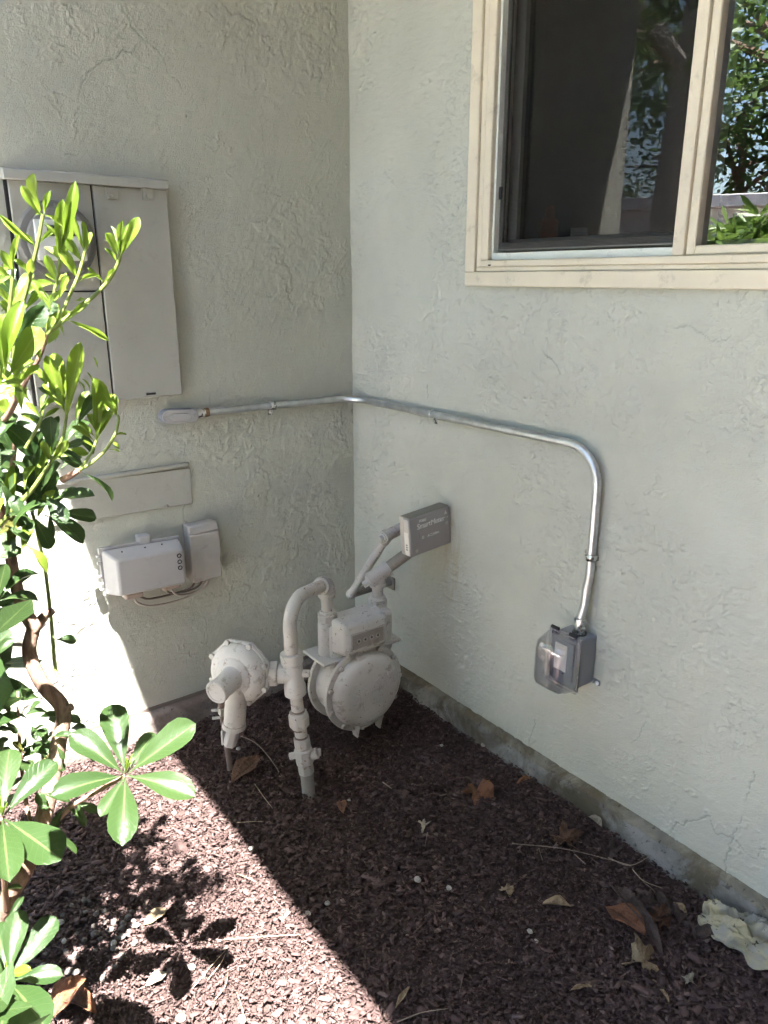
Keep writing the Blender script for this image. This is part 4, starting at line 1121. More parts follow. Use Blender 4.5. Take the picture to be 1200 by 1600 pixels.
for y in (-.030, .045):
    b = MB(); b.add([(XF - .02, MY + y - .004, MZ - .100), (XF + .020, MY + y - .004, MZ - .100), (XF + .012, MY + y - .002, MZ - .138), (XF - .008, MY + y - .002, MZ - .138),
                     (XF - .02, MY + y + .004, MZ - .100), (XF + .020, MY + y + .004, MZ - .100), (XF + .012, MY + y + .002, MZ - .138), (XF - .008, MY + y + .002, MZ - .138)],
                    [(0, 1, 2, 3), (4, 5, 6, 7), (0, 1, 5, 4), (1, 2, 6, 5), (2, 3, 7, 6), (3, 0, 4, 7)])
    b.build('foot', 'gas', meter, bevel=0.001)
# embossed script on the front cover
fx = XF + .0358
def S2(pts, w=.0023, rot=0.42, org=(-.056, -.018), k=.028, nm='embossed_script'):
    out = []
    for (u, v_) in pts:
        u *= k; v_ *= k
        a_, c2 = u * math.cos(rot) - v_ * math.sin(rot), u * math.sin(rot) + v_ * math.cos(rot)
        out.append(Vector((fx, MY + org[0] + a_, MZ + org[1] + c2)))
    return MB().tube(smooth_path(out, 5), w, 6).build(nm, 'gas', fc)
S2([(1.1, 1.55), (.85, 1.75), (.45, 1.5), (.5, 1.0), (.8, .6), (.75, .1), (.3, -.15), (-.15, .05), (-.2, .35)])
S2([(1.0, .1), (1.25, .6), (1.15, -.1), (.85, -1.1), (.55, -1.25), (.6, -.8), (1.15, .1), (1.45, .55), (1.75, .45), (1.7, .1), (1.35, -.02), (1.5, .05), (1.9, .15), (2.1, .65), (2.2, .5), (2.35, .5), (2.2, .05), (2.45, .0)])
S2([(3.0, .5), (2.7, .55), (2.5, .25), (2.65, 0), (2.95, .25), (3.05, .55), (3.0, .05), (3.2, .1), (3.65, .5), (3.4, .55), (3.25, .25), (3.4, 0), (3.65, .3), (3.75, .55), (3.6, -.6), (3.3, -1.0), (3.15, -.75), (3.6, -.1), (3.95, .2), (4.1, .55), (4.1, .1), (4.3, 0), (4.55, .5), (4.5, .1), (4.65, .05), (4.9, .3), (4.95, .5), (4.75, .5), (4.7, .15), (4.95, 0), (5.2, .2)])
MB().lathe((fx - .0012, MY + .010, MZ - .016), (1, 0, 0), [(0, .0208), (.0028, .0200), (.0028, .0178), (0, .0170)], 36, cap=False).build('embossed_ring', 'gas', fc)
text('embossed_number', '175', 'gas', fc, (fx - .001, MY + .058, MZ + .012), (0, 1, .30), (0, -.3, 1), .028, .0024, 0.2)
# ---- outlet side: union, tee, pipes to the wall
op = thing('gas_outlet_pipe', 'grimy gas outlet piping with plugged tees running into the wall', 'gas pipe', outl)
b = MB(); b.lathe((outl.x, outl.y, zt - .004), (0, 0, 1), [(0, .024), (.002, .0262), (.020, .0262), (.023, .021), (.030, .0205)], 8); b.build('union_nut', 'gas', op, bevel=0.0015)
b = MB(); b.lathe((inl.x, inl.y, zt - .004), (0, 0, 1), [(0, .024), (.002, .0262), (.020, .0262), (.023, .021), (.030, .0205)], 8); b.build('union_nut', 'gas_rust', riser, bevel=0.0015)
tcz = LW(592, 898, XC).z; TC = Vector((outl.x, outl.y, tcz))
MB().cyl((outl.x, outl.y, zt + .02), (outl.x, outl.y, tcz - .012), .0150).build('nipple', 'gas_rust', op)
u_ = Vector((0.05, 0.92, 0.30)).normalized()
endC = LW(642, 861, .415)
u_ = (endC - TC).normalized()
b = MB(); b.cyl(TC - u_ * .026, TC + u_ * .034, .0205); b.cyl(TC - u_ * .028, TC - u_ * .014, .0228); b.cyl(TC + u_ * .024, TC + u_ * .036, .0228)
b.cyl(TC, TC + Vector((0, 0, -.030)), .0195); b.cyl(TC + Vector((0, 0, -.020)), TC + Vector((0, 0, -.032)), .0222); tC = b.build('tee', 'gas_rust', op)
b = MB(); b.cyl(TC - u_ * .026, TC - u_ * .033, .0165); b.hexn(TC - u_ * .033, TC - u_ * .047, .0110); b.build('plug', 'gas', tC, bevel=0.001)
MB().tube([TC + u_ * .03, endC, endC + u_ * .03], .0160, 16).build('cross_pipe', 'gas_dirty', op)
TB = LW(606, 836, .375); WE = RW(612, 908); EL = LW(549, 928, WE.x)
uB = Vector((0.02, 0.93, 0.22)).normalized()
b = MB(); b.cyl(TB - uB * .012, TB + uB * .04, .0165); b.cyl(TB - uB * .014, TB - uB * .004, .0185); b.cyl(TB, TB + (EL - TB).normalized() * .028, .0155); tB = b.build('tee', 'gas_rust', op)
b = MB(); b.cyl(TB - uB * .012, TB - uB * .018, .0130); b.hexn(TB - uB * .018, TB - uB * .028, .0088); b.build('plug', 'gas', tB, bevel=0.001)
MB().tube([TB + uB * .03, TB + uB * .09], .0150, 14).build('cross_pipe', 'gas_dirty', op)
# vertical link behind the module joins both cross pipes
MB().tube([endC + u_ * .028, TB + uB * .088], .0150, 14).build('link_pipe', 'gas_dirty', op)
MB().tube([TB + (EL - TB).normalized() * .02, EL], .0120, 16).build('brace_pipe', 'gas', op)
b = MB(); b.sphere(EL, .0160, 16, 10); b.build('elbow', 'gas', op)
MB().tube([EL, Vector((WE.x, -0.002, EL.z + .004))], .0130, 16).build('wall_pipe', 'pipe_low', op)
b = MB(); b.box((WE.x + .002, -.004, EL.z), (.036, .006, .040)); b.build('wall_flange', 'gas_dirty', op, bevel=0.002)

# ---- radio module
XS = 0.465
sy0, sy1 = LW(641, 812, XS).y, -0.004
ang = math.radians(5.5)
sm = thing('meter_module', 'flat grey radio module lettered SmartMeter mounted above the gas meter', 'meter module', (XS - .02, (sy0 + sy1) / 2, 0.46))
cS = Vector((XS, (sy0 + sy1) / 2, (LW(641, 812, XS).z + LW(643, 872, XS).z) / 2 + (sy1 - sy0) / 2 * math.tan(ang)))
hw, hh = (sy1 - sy0) / 2, (LW(641, 812, XS).z - LW(643, 872, XS).z) / 2
yd = Vector((0, math.cos(ang), math.sin(ang))); zd = Vector((0, -math.sin(ang), math.cos(ang)))
RM = Matrix((Vector((1, 0, 0)), yd, zd)).transposed()
def sp_(x, u, w): return Vector((cS.x + x, cS.y, cS.z)) + yd * u + zd * w
MB().box(sp_(-.013, 0, 0), (.026, hw * 2, hh * 2), RM).build('body', 'module', sm, bevel=0.003)
MB().box(sp_(-.0345, -.002, 0), (.016, hw * 2 - .004, hh * 2 + .001), RM).build('back_shell', 'module_edge', sm, bevel=0.003)
MB().box(sp_(-.013, -hw + .001 - .0016, 0), (.020, .002, hh * 2 - .006), RM).build('side_plate', 'module_edge', sm, bevel=0.0008)
MB().box(sp_(-.020, 0, hh + .0012), (.034, hw * 2 - .004, .002), RM).build('top_dust', 'module_top', sm)
sk = MB().box(sp_(-.013, -hw - .0022, -hh * .32), (.017, .0008, hh * 1.2), RM).build('side_sticker', 'sticker', sm)
F0 = .0006
text('lettering', 'SmartMeter', 'print', sm, sp_(F0, .002, hh * .47), yd, zd, hh * .40, .0002, 0.12, 0.92)
text('small_lettering', 'PG&E', 'print', sm, sp_(F0, -hw * .36, hh * .74), yd, zd, hh * .20, .0002, 0.1, 0.9)
MB().prism([sp_(F0, hw * .70, hh * .66), sp_(F0, hw * .86, hh * .66), sp_(F0, hw * .78, hh * .86)], (.0004, 0, 0)).build('triangle_mark', 'print_dim', sm)
text('maker_lettering', 'ACLARA', 'print', sm, sp_(F0, hw * .12, -hh * .16), yd, zd, hh * .20, .0002, 0, 1.0)
for du in (0, 1):
    for dw in (0, 1):
        MB().box(sp_(F0, -hw * .42 + du * hh * .085, -hh * .19 + dw * hh * .085), (.0005, hh * .07, hh * .07), RM).build('square_mark', 'print_dim', sm)
text('lettering_fine', 'TM', 'print_dim', sm, sp_(F0, hw * .84, hh * .46), yd, zd, hh * .10, .0002)
for (u, w) in ((-hw * .72, -hh * .74), (hw * .82, hh * .16)):
    MB().lathe(sp_(-.0005, u, w), (1, 0, 0), [(0, .0050), (.0014, .0046), (.0014, .0018), (.0004, .0016)], 14).build('screw', 'screw', sm)
for w in (-.30, -.42, -.54):
    MB().box(sp_(-.013, -hw - .0027, hh * (w - .08)), (.006, .0004, hh * .06), RM).build('sticker_print', 'print_dark', sk)
MB().box(sp_(F0 - .0004, -hw * .55, hh * .02), (.0006, .0012, hh * .30), RM).build('scratch_mark', 'module_top', sm)

# ================================================================== MULCH
def mulch():
    n0 = 200000
    x = rng.uniform(-0.0, 2.5, n0); y = rng.uniform(-1.95, -0.012, n0)
    P = np.stack([x, y, gz(x, y)], -1)
    v = P - CAM
    z = v @ fw
    u = 600 + F_PX * (v @ rt) / np.maximum(z, .05); w = 800 - F_PX * (v @ up) / np.maximum(z, .05)
    keep = (z > .2) & (u > -260) & (u < 1420) & (w < 1790)
    P = P[keep]
    n = len(P)
    ln = np.clip(rng.lognormal(math.log(.0078), .48, n), .003, .028)
    wd = ln * rng.uniform(.28, .68, n)
    th = rng.uniform(.0010, .0030, n)
    shred = rng.random(n) < .16
    big = rng.random(n) < .018
    ln[big] *= 2.0; wd[big] *= 1.7; th[big] *= 1.5
    clump = np.sin(P[:, 0] * 9 + 2 * np.sin(P[:, 1] * 7)) * np.sin(P[:, 1] * 11 + 1.3)
    ln *= 1 + .22 * clump; wd *= 1 + .22 * clump
    ln[shred] *= 2.1; wd[shred] = rng.uniform(.0012, .003, shred.sum()); th[shred] = rng.uniform(.0008, .0018, shred.sum())
    P[:, 2] += rng.uniform(-.004, .0055, n) - .002
    base = np.array([(-1, -.7, -1), (.8, -1, -1), (1, .6, -1), (-.7, 1, -1), (-.9, -.6, 1), (.7, -.85, 1), (.85, .7, 1), (-.75, .8, 1)], float)
    loc = base[None] * np.stack([ln, wd, th], -1)[:, None] * .5
    loc *= rng.uniform(.6, 1.25, (n, 8, 1))
    yaw = rng.uniform(0, 2 * math.pi, n); tx = rng.normal(0, .16, n); ty = rng.normal(0, .16, n)
    cy, sy, cx, sx, cz_, sz = np.cos(ty), np.sin(ty), np.cos(tx), np.sin(tx), np.cos(yaw), np.sin(yaw)
    a = loc.copy()
    a[..., 0], a[..., 2] = loc[..., 0] * cy[:, None] + loc[..., 2] * sy[:, None], -loc[..., 0] * sy[:, None] + loc[..., 2] * cy[:, None]
    b = a.copy()
    b[..., 1], b[..., 2] = a[..., 1] * cx[:, None] - a[..., 2] * sx[:, None], a[..., 1] * sx[:, None] + a[..., 2] * cx[:, None]
    c = b.copy()
    c[..., 0], c[..., 1] = b[..., 0] * cz_[:, None] - b[..., 1] * sz[:, None], b[..., 0] * sz[:, None] + b[..., 1] * cz_[:, None]
    V_ = (c + P[:, None]).reshape(-1, 3)
    q = np.array([(0, 3, 2, 1), (4, 5, 6, 7), (0, 1, 5, 4), (1, 2, 6, 5), (2, 3, 7, 6), (3, 0, 4, 7)])
    Fc = (q[None] + (np.arange(n) * 8)[:, None, None]).reshape(-1)
    me = bpy.data.meshes.new('mulch')
    me.vertices.add(len(V_)); me.vertices.foreach_set('co', V_.ravel())
    me.loops.add(len(Fc)); me.loops.foreach_set('vertex_index', Fc)
    me.polygons.add(n * 6); me.polygons.foreach_set('loop_start', np.arange(0, n * 24, 4))
    me.update(calc_edges=True)
    me.materials.append(M['mulch'])
    o = bpy.data.objects.new('mulch', me); COL.objects.link(o)
    tag(o, 'dark brown bark mulch spread over the planting bed', 'mulch', kind='stuff')
    return n
n_chips = mulch()

# ================================================================== LEAVES AND LITTER
def leaf_mesh(name, ratio, fold, curl, droop=0.0, wave=0.0, mat='leaf', prof=None, seed=0):
    prof = prof or [(0, .03), (.10, .045), (.22, .16), (.38, .30), (.55, .43), (.72, .50), (.86, .45), (.95, .27), (1.0, .02)]
    r = random.Random(seed)
    vs_, fs_, uv = [], [], []
    for i, (t, w) in enumerate(prof):
        for k, v in enumerate((-1, -.5, 0, .5, 1)):
            z = fold * abs(v) * w * ratio * 2 * .5 - curl * t * t + droop * math.sin(t * math.pi) + wave * math.sin(t * 11 + v * 2 + seed) * abs(v) * .05
            vs_.append((t, v * w * ratio, z)); uv.append((t, v))
    for i in range(len(prof) - 1):
        for k in range(4):
            a = i * 5 + k
            fs_.append((a, a + 5, a + 6, a + 1))
    me = bpy.data.meshes.new(name)
    me.from_pydata(vs_, [], fs_)
    ul = me.uv_layers.new(name='UVMap')
    for lp in me.loops: ul.data[lp.index].uv = uv[lp.vertex_index]
    me.materials.append(M[mat]); me.shade_smooth()
    return me
OVAL = [(0, .03), (.10, .20), (.25, .38), (.42, .48), (.6, .47), (.78, .34), (.9, .18), (1.0, .01)]
LEAVES = {}
for i, (ra, fo_, cu, dr_, wa) in enumerate([(.37, .5, .06, .05, .3), (.34, .7, .16, .07, .5), (.40, .35, -.05, .02, .3), (.32, .9, .28, .10, .4)]):
    LEAVES['leaf', i] = leaf_mesh('leaf', ra, fo_, cu, dr_, wa, 'leaf', seed=i)
    LEAVES['leaf_old', i] = leaf_mesh('leaf', ra, fo_ * 1.2, cu + .08, dr_, wa * 1.5, 'leaf_old', seed=i + 20)
    LEAVES['leaf_new', i] = leaf_mesh('leaf', ra * .86, fo_ * 1.3, cu * .8, dr_, wa * 1.5, 'leaf_new', seed=i + 9)
def leaf_matrix(base, tip, nrm, wscale=1.0):
    base = Vector(base); tip = Vector(tip)
    x = tip - base; L = x.length; x = x.normalized()
    n_ = Vector(nrm); n_ = n_ - x * n_.dot(x)
    if n_.length < 1e-4: n_ = Vector((0, 0, 1)) - x * x.z
    n_.normalize()
    y = n_.cross(x)
    mt = Matrix((x * L, y * L * wscale, n_ * L)).transposed().to_4x4()
    mt.translation = base
    return mt

def maple_mesh(name, mat, seed, lobes=5, crumple=.10):
    r = random.Random(seed)
    n = 60; rad = []
    for k in range(n):
        a = 2 * math.pi * k / n
        ph0 = (a * lobes / (2 * math.pi)) % 1.0
        tri = 1 - abs(ph0 - .5) * 2 if False else abs(ph0 - .5) * 2
        big = 1.0 - .28 * (1 - math.cos(a)) / 2
        rad.append((.44 + .56 * tri ** .95) * big + (.09 if k % 3 == 0 else -.03) * (.4 + tri * .6) + r.uniform(-.05, .05))
    vs_, fs_, uv = [(0, 0, 0)], [], [(0.3, 0)]
    ph = [r.uniform(0, 6) for _ in range(4)]
    for ring_ in (.5, 1.0):
        for k in range(n):
            a = 2 * math.pi * k / n; q = rad[k] * ring_
            z = crumple * (math.sin(2 * a + ph[0]) * ring_ ** 2 + .6 * math.sin(5 * a + ph[1]) * ring_ ** 2 + .5 * math.sin(3 * a + ph[2]) * ring_)
            vs_.append((q * math.cos(a) * .5, q * math.sin(a) * .5, z * .5 + r.uniform(-.01, .01)))
            uv.append((.5 + q * math.cos(a) * .5, .2 + abs(math.sin(a * lobes / 2)) * q))
    for k in range(n):
        k2 = (k + 1) % n
        fs_.append((0, 1 + k, 1 + k2)); fs_.append((1 + k, 1 + n + k, 1 + n + k2, 1 + k2))
    me = bpy.data.meshes.new(name); me.from_pydata(vs_, [], fs_)
    ul = me.uv_layers.new(name='UVMap')
    for lp in me.loops: ul.data[lp.index].uv = uv[lp.vertex_index]
    me.materials.append(M[mat]); me.shade_smooth()
    return me
def ground_obj(name, me, px, py, size, rot, label, cat, group, tilt=(0, 0), dz=.006, flat=1.0):
    size *= 1.3
    p = GR(px, py, dz)
    o = bpy.data.objects.new(name, me); COL.objects.link(o)
    o.location = p; o.scale = (size, size, size * flat)
    o.rotation_euler = (tilt[0], tilt[1], rot)
    sd_ = o.modifiers.new('thick', 'SOLIDIFY'); sd_.thickness = .004
    return tag(o, label, cat, group)
GL = 'fallen leaves on the mulch'
def oval(px0, px1, mat, label, ratio=.42, curl=-.10, fold=.6, dz=(.006, .012), seed=0, wave=.8, nrm=(0, 0, 1)):
    me = leaf_mesh('fallen_leaf', ratio, fold, curl, .04, wave, mat, OVAL, seed)
    o = bpy.data.objects.new('fallen_leaf', me); COL.objects.link(o)
    o.matrix_world = leaf_matrix(GR(*px0, dz[0]), GR(*px1, dz[1]), nrm)
    s_ = o.modifiers.new('thick', 'SOLIDIFY'); s_.thickness = .004
    return tag(o, label, 'leaf', GL)
oval((362, 1222), (408, 1188), 'dead_brown', 'brown oval dead leaf lying beside the ground rod', .62, -.12, .5, (.008, .016), 1)
oval((947, 1417), (1008, 1462), 'dead_orange', 'large orange brown oval leaf beside the curled grey leaf', .60, -.06, .5, (.010, .022), 2)
oval((952, 1383), (1038, 1482), 'dead_grey', 'long curled grey brown leaf crossing over the orange leaf', .20, .10, 1.5, (.024, .014), 3)
oval((920, 1276), (940, 1296), 'dead_pale', 'narrow pale dry leaf against the concrete footing', .45, -.15, 1.2, (.006, .01), 4)
oval((808, 1225), (831, 1217), 'dead_orange', 'narrow orange leaf scrap right of the oak leaf', .40, -.1, 1.2, (.005, .008), 5)
oval((848, 1412), (892, 1420), 'dead_tan', 'ragged tan leaf scrap in the middle of the mulch', .38, -.1, 1.4, (.006, .008), 6)
oval((1052, 1410), (1073, 1432), 'dead_tan', 'small tan leaf leaning beside the dark maple leaves', .42, -.1, 1.2, (.012, .008), 7)
oval((82, 1592), (140, 1535), 'dead_orange', 'big curled reddish leaf in the sun below the shrub', .75, -.22, .9, (.010, .035), 8)
oval((95, 1560), (152, 1588), 'dead_orange', 'tan curled leaf edge on the sunlit mulch below the shrub', .40, -.1, 1.4, (.008, .014), 9)
oval((532, 1252), (536, 1274), 'dead_orange', 'small orange leaf chip near the riser pipe', .5, -.1, 1.0, (.006, .008), 10)
oval((225, 1445), (262, 1420), 'dead_tan', 'flat cream leaf lying in the sun beside the leaf shadows', .55, -.05, .3, (.006, .008), 11)
oval((228, 1540), (262, 1520), 'dead_pale', 'pale dry leaf in the sun at the bottom edge', .6, -.05, .4, (.006, .008), 12)
oval((452, 1205), (482, 1190), 'dead_grey', 'dull dead leaf behind the valve of the riser', .4, -.1, .9, (.005, .012), 13)
oval((618, 1575), (640, 1545), 'dead_tan', 'tan straw coloured leaf sliver at the bottom of the mulch', .22, -.1, 1.2, (.006, .010), 14)
oval((890, 1548), (925, 1541), 'dead_tan', 'thin tan wood splinter below the cream maple leaf', .2, 0, 1.2, (.006, .008), 15)
oval((1030, 1545), (1046, 1566), 'dead_tan', 'short tan splinter under the small star leaf', .28, 0, 1.2, (.006, .008), 16)
oval((330, 1147), (352, 1130), 'dead_grey', 'curled dead leaf at the foot of the left wall', .5, -.2, .9, (.005, .012), 17)
for (px, py, s_, ro, mt, lab, tl, fl_) in [
    (746, 1236, .075, .4, 'dead_orange', 'orange brown oak leaf lying alone on the mulch', (.15, .1), 1.6),
    (882, 1311, .062, 1.2, 'dead_brown', 'brown maple leaf near the footing, beside the pale narrow leaf', (.25, -.1), 1.5),
    (952, 1326, .062, 2.2, 'dead_grey', 'dark brown maple leaf right of the brown maple leaf', (.1, .2), 1.4),
    (1006, 1501, .062, 2.9, 'dead_tan', 'cream dry maple leaf below the orange leaf', (.2, -.25), 1.6),
    (1012, 1412, .060, .8, 'dead_grey', 'dark grey maple leaf standing behind the orange leaf', (.5, .3), 1.8),
    (1030, 1436, .055, 1.9, 'dead_brown', 'brown crumpled leaf at the middle of the dark leaf heap', (.4, -.3), 1.8),
    (1052, 1428, .062, 3.1, 'dead_grey', 'grey brown leaf at the right of the dark leaf heap', (.3, .4), 1.8),
    (1086, 1450, .052, 1.5, 'dead_grey', 'flat dark maple leaf beside the dirty cloth', (.1, .1), 1.3),
    (1077, 1530, .026, .3, 'dead_pale', 'small star shaped cream leaf below the dirty cloth', (.1, .1), 1.3),
    (661, 1287, .028, .9, 'dead_pale', 'small pale leaf scrap on the open mulch', (.2, 0), 1.6),
    (792, 1390, .026, 2.4, 'dead_tan', 'small tan leaf scrap left of the ragged tan scrap', (.15, .1), 1.4)]:
    ground_obj('fallen_leaf', maple_mesh('fallen_leaf', mt, int(px), 5 if s_ > .03 else 4, .30), px, py, s_, ro, lab, 'leaf', GL, tl, .010, fl_)
def twig(label, pts, r, mat='twig', name='twig', dz=.009):
    P = smooth_path([GR(px, py, dz + (.004 if 0 < i < len(pts) - 1 else 0)) for i, (px, py) in enumerate(pts)], 5)
    r *= .72
    o = MB().tube(P, [r * (1 - .5 * i / len(P)) for i in range(len(P))], 7).build(name, mat)
    return tag(o, label, 'twig', 'twigs and straws on the mulch')
twig('curved grey twig hanging over the mulch beside the regulator', [(376, 1150), (398, 1160), (418, 1180), (436, 1206)], .0022, dz=.016)
twig('long brown twig lying towards the footing', [(800, 1318), (880, 1326), (960, 1345), (985, 1352)], .0016)
twig('forked twig pointing at the footing', [(950, 1340), (985, 1352), (1022, 1334)], .0018)
twig('pale bent twig above the dark leaf heap', [(988, 1358), (1005, 1376), (1035, 1388)], .0014, 'straw')
twig('thin twig standing out of the dark leaf heap', [(1005, 1378), (1022, 1392), (1032, 1410)], .0013)
twig('dark twig at the bottom edge of the mulch', [(620, 1597), (660, 1582), (700, 1576)], .0018)
twig('straw lying beside the riser pipe foot', [(398, 1225), (412, 1245), (425, 1262)], .0013, 'straw')
twig('short pale straw near the shadow edge', [(370, 1285), (410, 1283)], .0014, 'straw')
twig('pale straw crossing the shadow edge', [(350, 1468), (400, 1464), (470, 1460)], .0016, 'straw')
twig('bent straw on the sunlit mulch', [(370, 1365), (388, 1372), (400, 1378)], .0014, 'straw')
twig('longest straw on the sunlit mulch near the bottom', [(300, 1545), (325, 1515), (352, 1485)], .0014, 'straw')
twig('straw leaning beside the longest straw', [(325, 1530), (345, 1505), (352, 1490)], .0012, 'straw')
twig('straw lying in the bottom sunlight', [(336, 1562), (352, 1540), (356, 1520)], .0013, 'straw')
twig('thin straw at the bottom edge in sunlight', [(370, 1550), (378, 1575), (382, 1595)], .0013, 'straw')
twig('short broken straw on the open mulch', [(598, 1222), (612, 1232)], .0022, 'straw')
twig('small splinter near the small pale leaf', [(668, 1300), (664, 1322)], .0014)
twig('dark splinter beside the brown maple leaf', [(898, 1335), (915, 1350)], .0016, 'straw')
twig('tiny straw left of the ragged tan scrap', [(842, 1326), (848, 1345)], .0012)

# pebbles: a patch of gravel below the shrub and a few strays
def pebble_mesh(seed):
    r = random.Random(seed)
    bm = bmesh.new(); bmesh.ops.create_icosphere(bm, subdivisions=2, radius=.5)
    ph = [r.uniform(0, 6) for _ in range(6)]
    for v in bm.verts:
        k = 1 + .13 * math.sin(4 * v.co.x + ph[0]) + .13 * math.sin(5 * v.co.y + ph[1]) + .1 * math.sin(6 * v.co.z + ph[2])
        v.co = Vector((v.co.x * k, v.co.y * k * .78, v.co.z * k * .55))
    me = bpy.data.meshes.new('pebble'); bm.to_mesh(me); bm.free(); me.shade_smooth()
    return me
PEB = [pebble_mesh(i) for i in range(5)]
PEBP = [m_.copy() for m_ in PEB]
for m_ in PEB: m_.materials.append(M['pebble'])
for m_ in PEBP: m_.materials.append(M['pebble_pale'])
def pebble(px, py, size, pale, label, group):
    o = bpy.data.objects.new('pebble', random.choice(PEBP if pale else PEB)); COL.objects.link(o)
    o.location = GR(px, py, size * .12 + .002); o.scale = (size,) * 3
    o.rotation_euler = (random.uniform(-.3, .3), random.uniform(-.3, .3), random.uniform(0, 6.28))
    tag(o, label, 'pebble', group)
r_ = random.Random(5)
for k in range(46):
    a_, q_ = r_.uniform(0, 6.28), math.sqrt(r_.random())
    pebble(140 + 75 * q_ * math.cos(a_), 1470 + 68 * q_ * math.sin(a_) - 20 * q_ * math.cos(a_), r_.uniform(.009, .018), k % 15 == 0,
           'small gravel pebble in the gravel patch shaded by the shrub', 'gravel pebbles below the shrub')
for (px, py, s_, lab) in [(652, 1374, .017, 'white crumbly pebble in the middle of the mulch'), (702, 1387, .013, 'pale pebble left of the small tan leaf scrap'),
                          (512, 1411, .013, 'greyish pebble near the shadow edge'), (482, 1427, .013, 'tan pebble nearest the shadow edge'),
                          (372, 1170, .014, 'pale round pebble beside the ground rod'), (690, 1165, .012, 'white pebble under the gas meter side'),
                          (828, 1455, .014, 'cream pebble below the ragged tan scrap'), (838, 1470, .010, 'small cream pebble below the cream pebble'),
                          (755, 1164, .014, 'pale shell like pebble near the footing'), (284, 1590, .020, 'big pale stone on the sunlit bottom edge'),
                          (378, 1592, .018, 'big pale stone at the bottom right of the sunlit mulch'), (300, 1510, .016, 'pale stone beside the straws in sunlight'),
                          (392, 1325, .014, 'white flake on the sunlit mulch'), (545, 1250, .010, 'tiny pale pebble behind the orange leaf chip')]:
    pebble(px, py, s_, True, lab, 'stray pale pebbles')

# dirty cloth bunched against the footing
def cloth():
    n = 70
    top_ = [GR(*q) for q in ((1096, 1438), (1122, 1426), (1150, 1424), (1185, 1440), (1225, 1438), (1275, 1450), (1320, 1480))]
    low_ = [GR(*q) for q in ((1098, 1446), (1118, 1470), (1140, 1486), (1172, 1512), (1205, 1528), (1255, 1562), (1310, 1590))]
    def along(P, t):
        f = t * (len(P) - 1); i = min(int(f), len(P) - 2); return P[i].lerp(P[i + 1], f - i)
    u, w = np.meshgrid(np.linspace(0, 1, n + 1), np.linspace(0, 1, n + 1))
    rid = 1 - np.abs(fbm(u * 2.2 + w * 1.6, w * 5.5 - u * 1.5, 301, 3, .5)) * 2.6
    h = .008 + .034 * np.clip(rid, 0, 1) * np.sin(np.clip(w, 0, 1) * math.pi) ** .6 + .010 * np.sin(w * math.pi) + .004 * fbm(u * 9, w * 9, 311, 2)
    h *= .35 + .65 * np.clip(np.sin(u * math.pi * .9 + .25), 0, 1)
    jx, jy = fbm(u * 4, w * 4, 321, 2) * .03, fbm(u * 4, w * 4, 331, 2) * .022
    vs_, fs_ = [], []
    for j in range(n + 1):
        for i in range(n + 1):
            a_, b_ = along(top_, u[j, i]), along(low_, u[j, i])
            q = a_.lerp(b_, w[j, i])
            q.x += jx[j, i]; q.y = min(q.y + jy[j, i], -.030)
            q.z = float(gz(q.x, q.y)) + max(.002, h[j, i])
            vs_.append(q)
    for j in range(n):
        for i in range(n):
            k = j * (n + 1) + i
            fs_.append((k, k + 1, k + n + 2, k + n + 1))
    o = MB().add(vs_, fs_).build('cloth', 'cloth', angle=80)
    s_ = o.modifiers.new('thick', 'SOLIDIFY'); s_.thickness = .0035
    tag(o, 'crumpled dirty yellowish cloth lying against the concrete footing', 'cloth')
cloth()

# ================================================================== SHRUB
SR = GR(-40, 1480)
shrub = thing('shrub', 'evergreen shrub with glossy whorled leaves and bright young shoots at the left', 'shrub', SR)
state = dict(n=0)
def put_leaf(base, tip, nrm, kind='leaf', w=1.0, var=None):
    if kind == 'leaf' and var is None and random.random() < .07: kind = 'leaf_old'
    me = LEAVES[kind, random.randrange(4) if var is None else var]
    o = bpy.data.objects.new('leaf', me)
    COL.objects.link(o); o.parent = shrub
    mt = leaf_matrix(base, tip, nrm, w)
    mt.translation -= shrub.location
    o.matrix_local = mt
    state['n'] += 1
def branch(pts, r0, r1, mat, name='branch', seg=9):
    P = smooth_path([AT(*p) for p in pts], 6)
    n = len(P)
    MB().tube(P, [r0 + (r1 - r0) * i / (n - 1) for i in range(n)], seg).build(name, mat, shrub)
    return P
tocam = lambda p: (Vector(CAM) - p).normalized()
def lf(bp, tp, t0, t1, kind='leaf', w=1.0, var=None, n_=None):
    b_, t_ = AT(*bp, t0), AT(*tp, t1)
    nn = Vector(n_) if n_ else (Vector((0, 0, 1)) * .7 + tocam(b_) * .6 + Vector((random.uniform(-.25, .25), random.uniform(-.25, .25), 0)))
    put_leaf(b_, t_, nn, kind, w, var)
# --- trunk and brown limbs
branch([(-60, 1620, 1.52), (-20, 1480, 1.45), (15, 1400, 1.40), (48, 1340, 1.36), (75, 1250, 1.34), (92, 1160, 1.33), (98, 1108, 1.32), (66, 1068, 1.30), (46, 1020, 1.29), (54, 975, 1.28)], .0145, .0100, 'bark', 'trunk', 14)
branch([(54, 980, 1.28), (36, 950, 1.27), (22, 900, 1.24), (12, 840, 1.20), (-10, 760, 1.15)], .011, .006, 'bark', 'branch', 12)
branch([(52, 985, 1.28), (70, 962, 1.27), (82, 955, 1.26)], .009, .005, 'bark', 'cut_stub', 12)
branch([(98, 1112, 1.32), (112, 1104, 1.31)], .008, .006, 'bark', 'cut_stub', 12)
branch([(-30, 1500, 1.45), (-25, 1300, 1.30), (-35, 1100, 1.20), (-30, 900, 1.12), (-15, 700, 1.02), (15, 645, .98), (42, 590, .95), (62, 555, .94), (73, 522, .93)], .006, .0024, 'stem_brown')
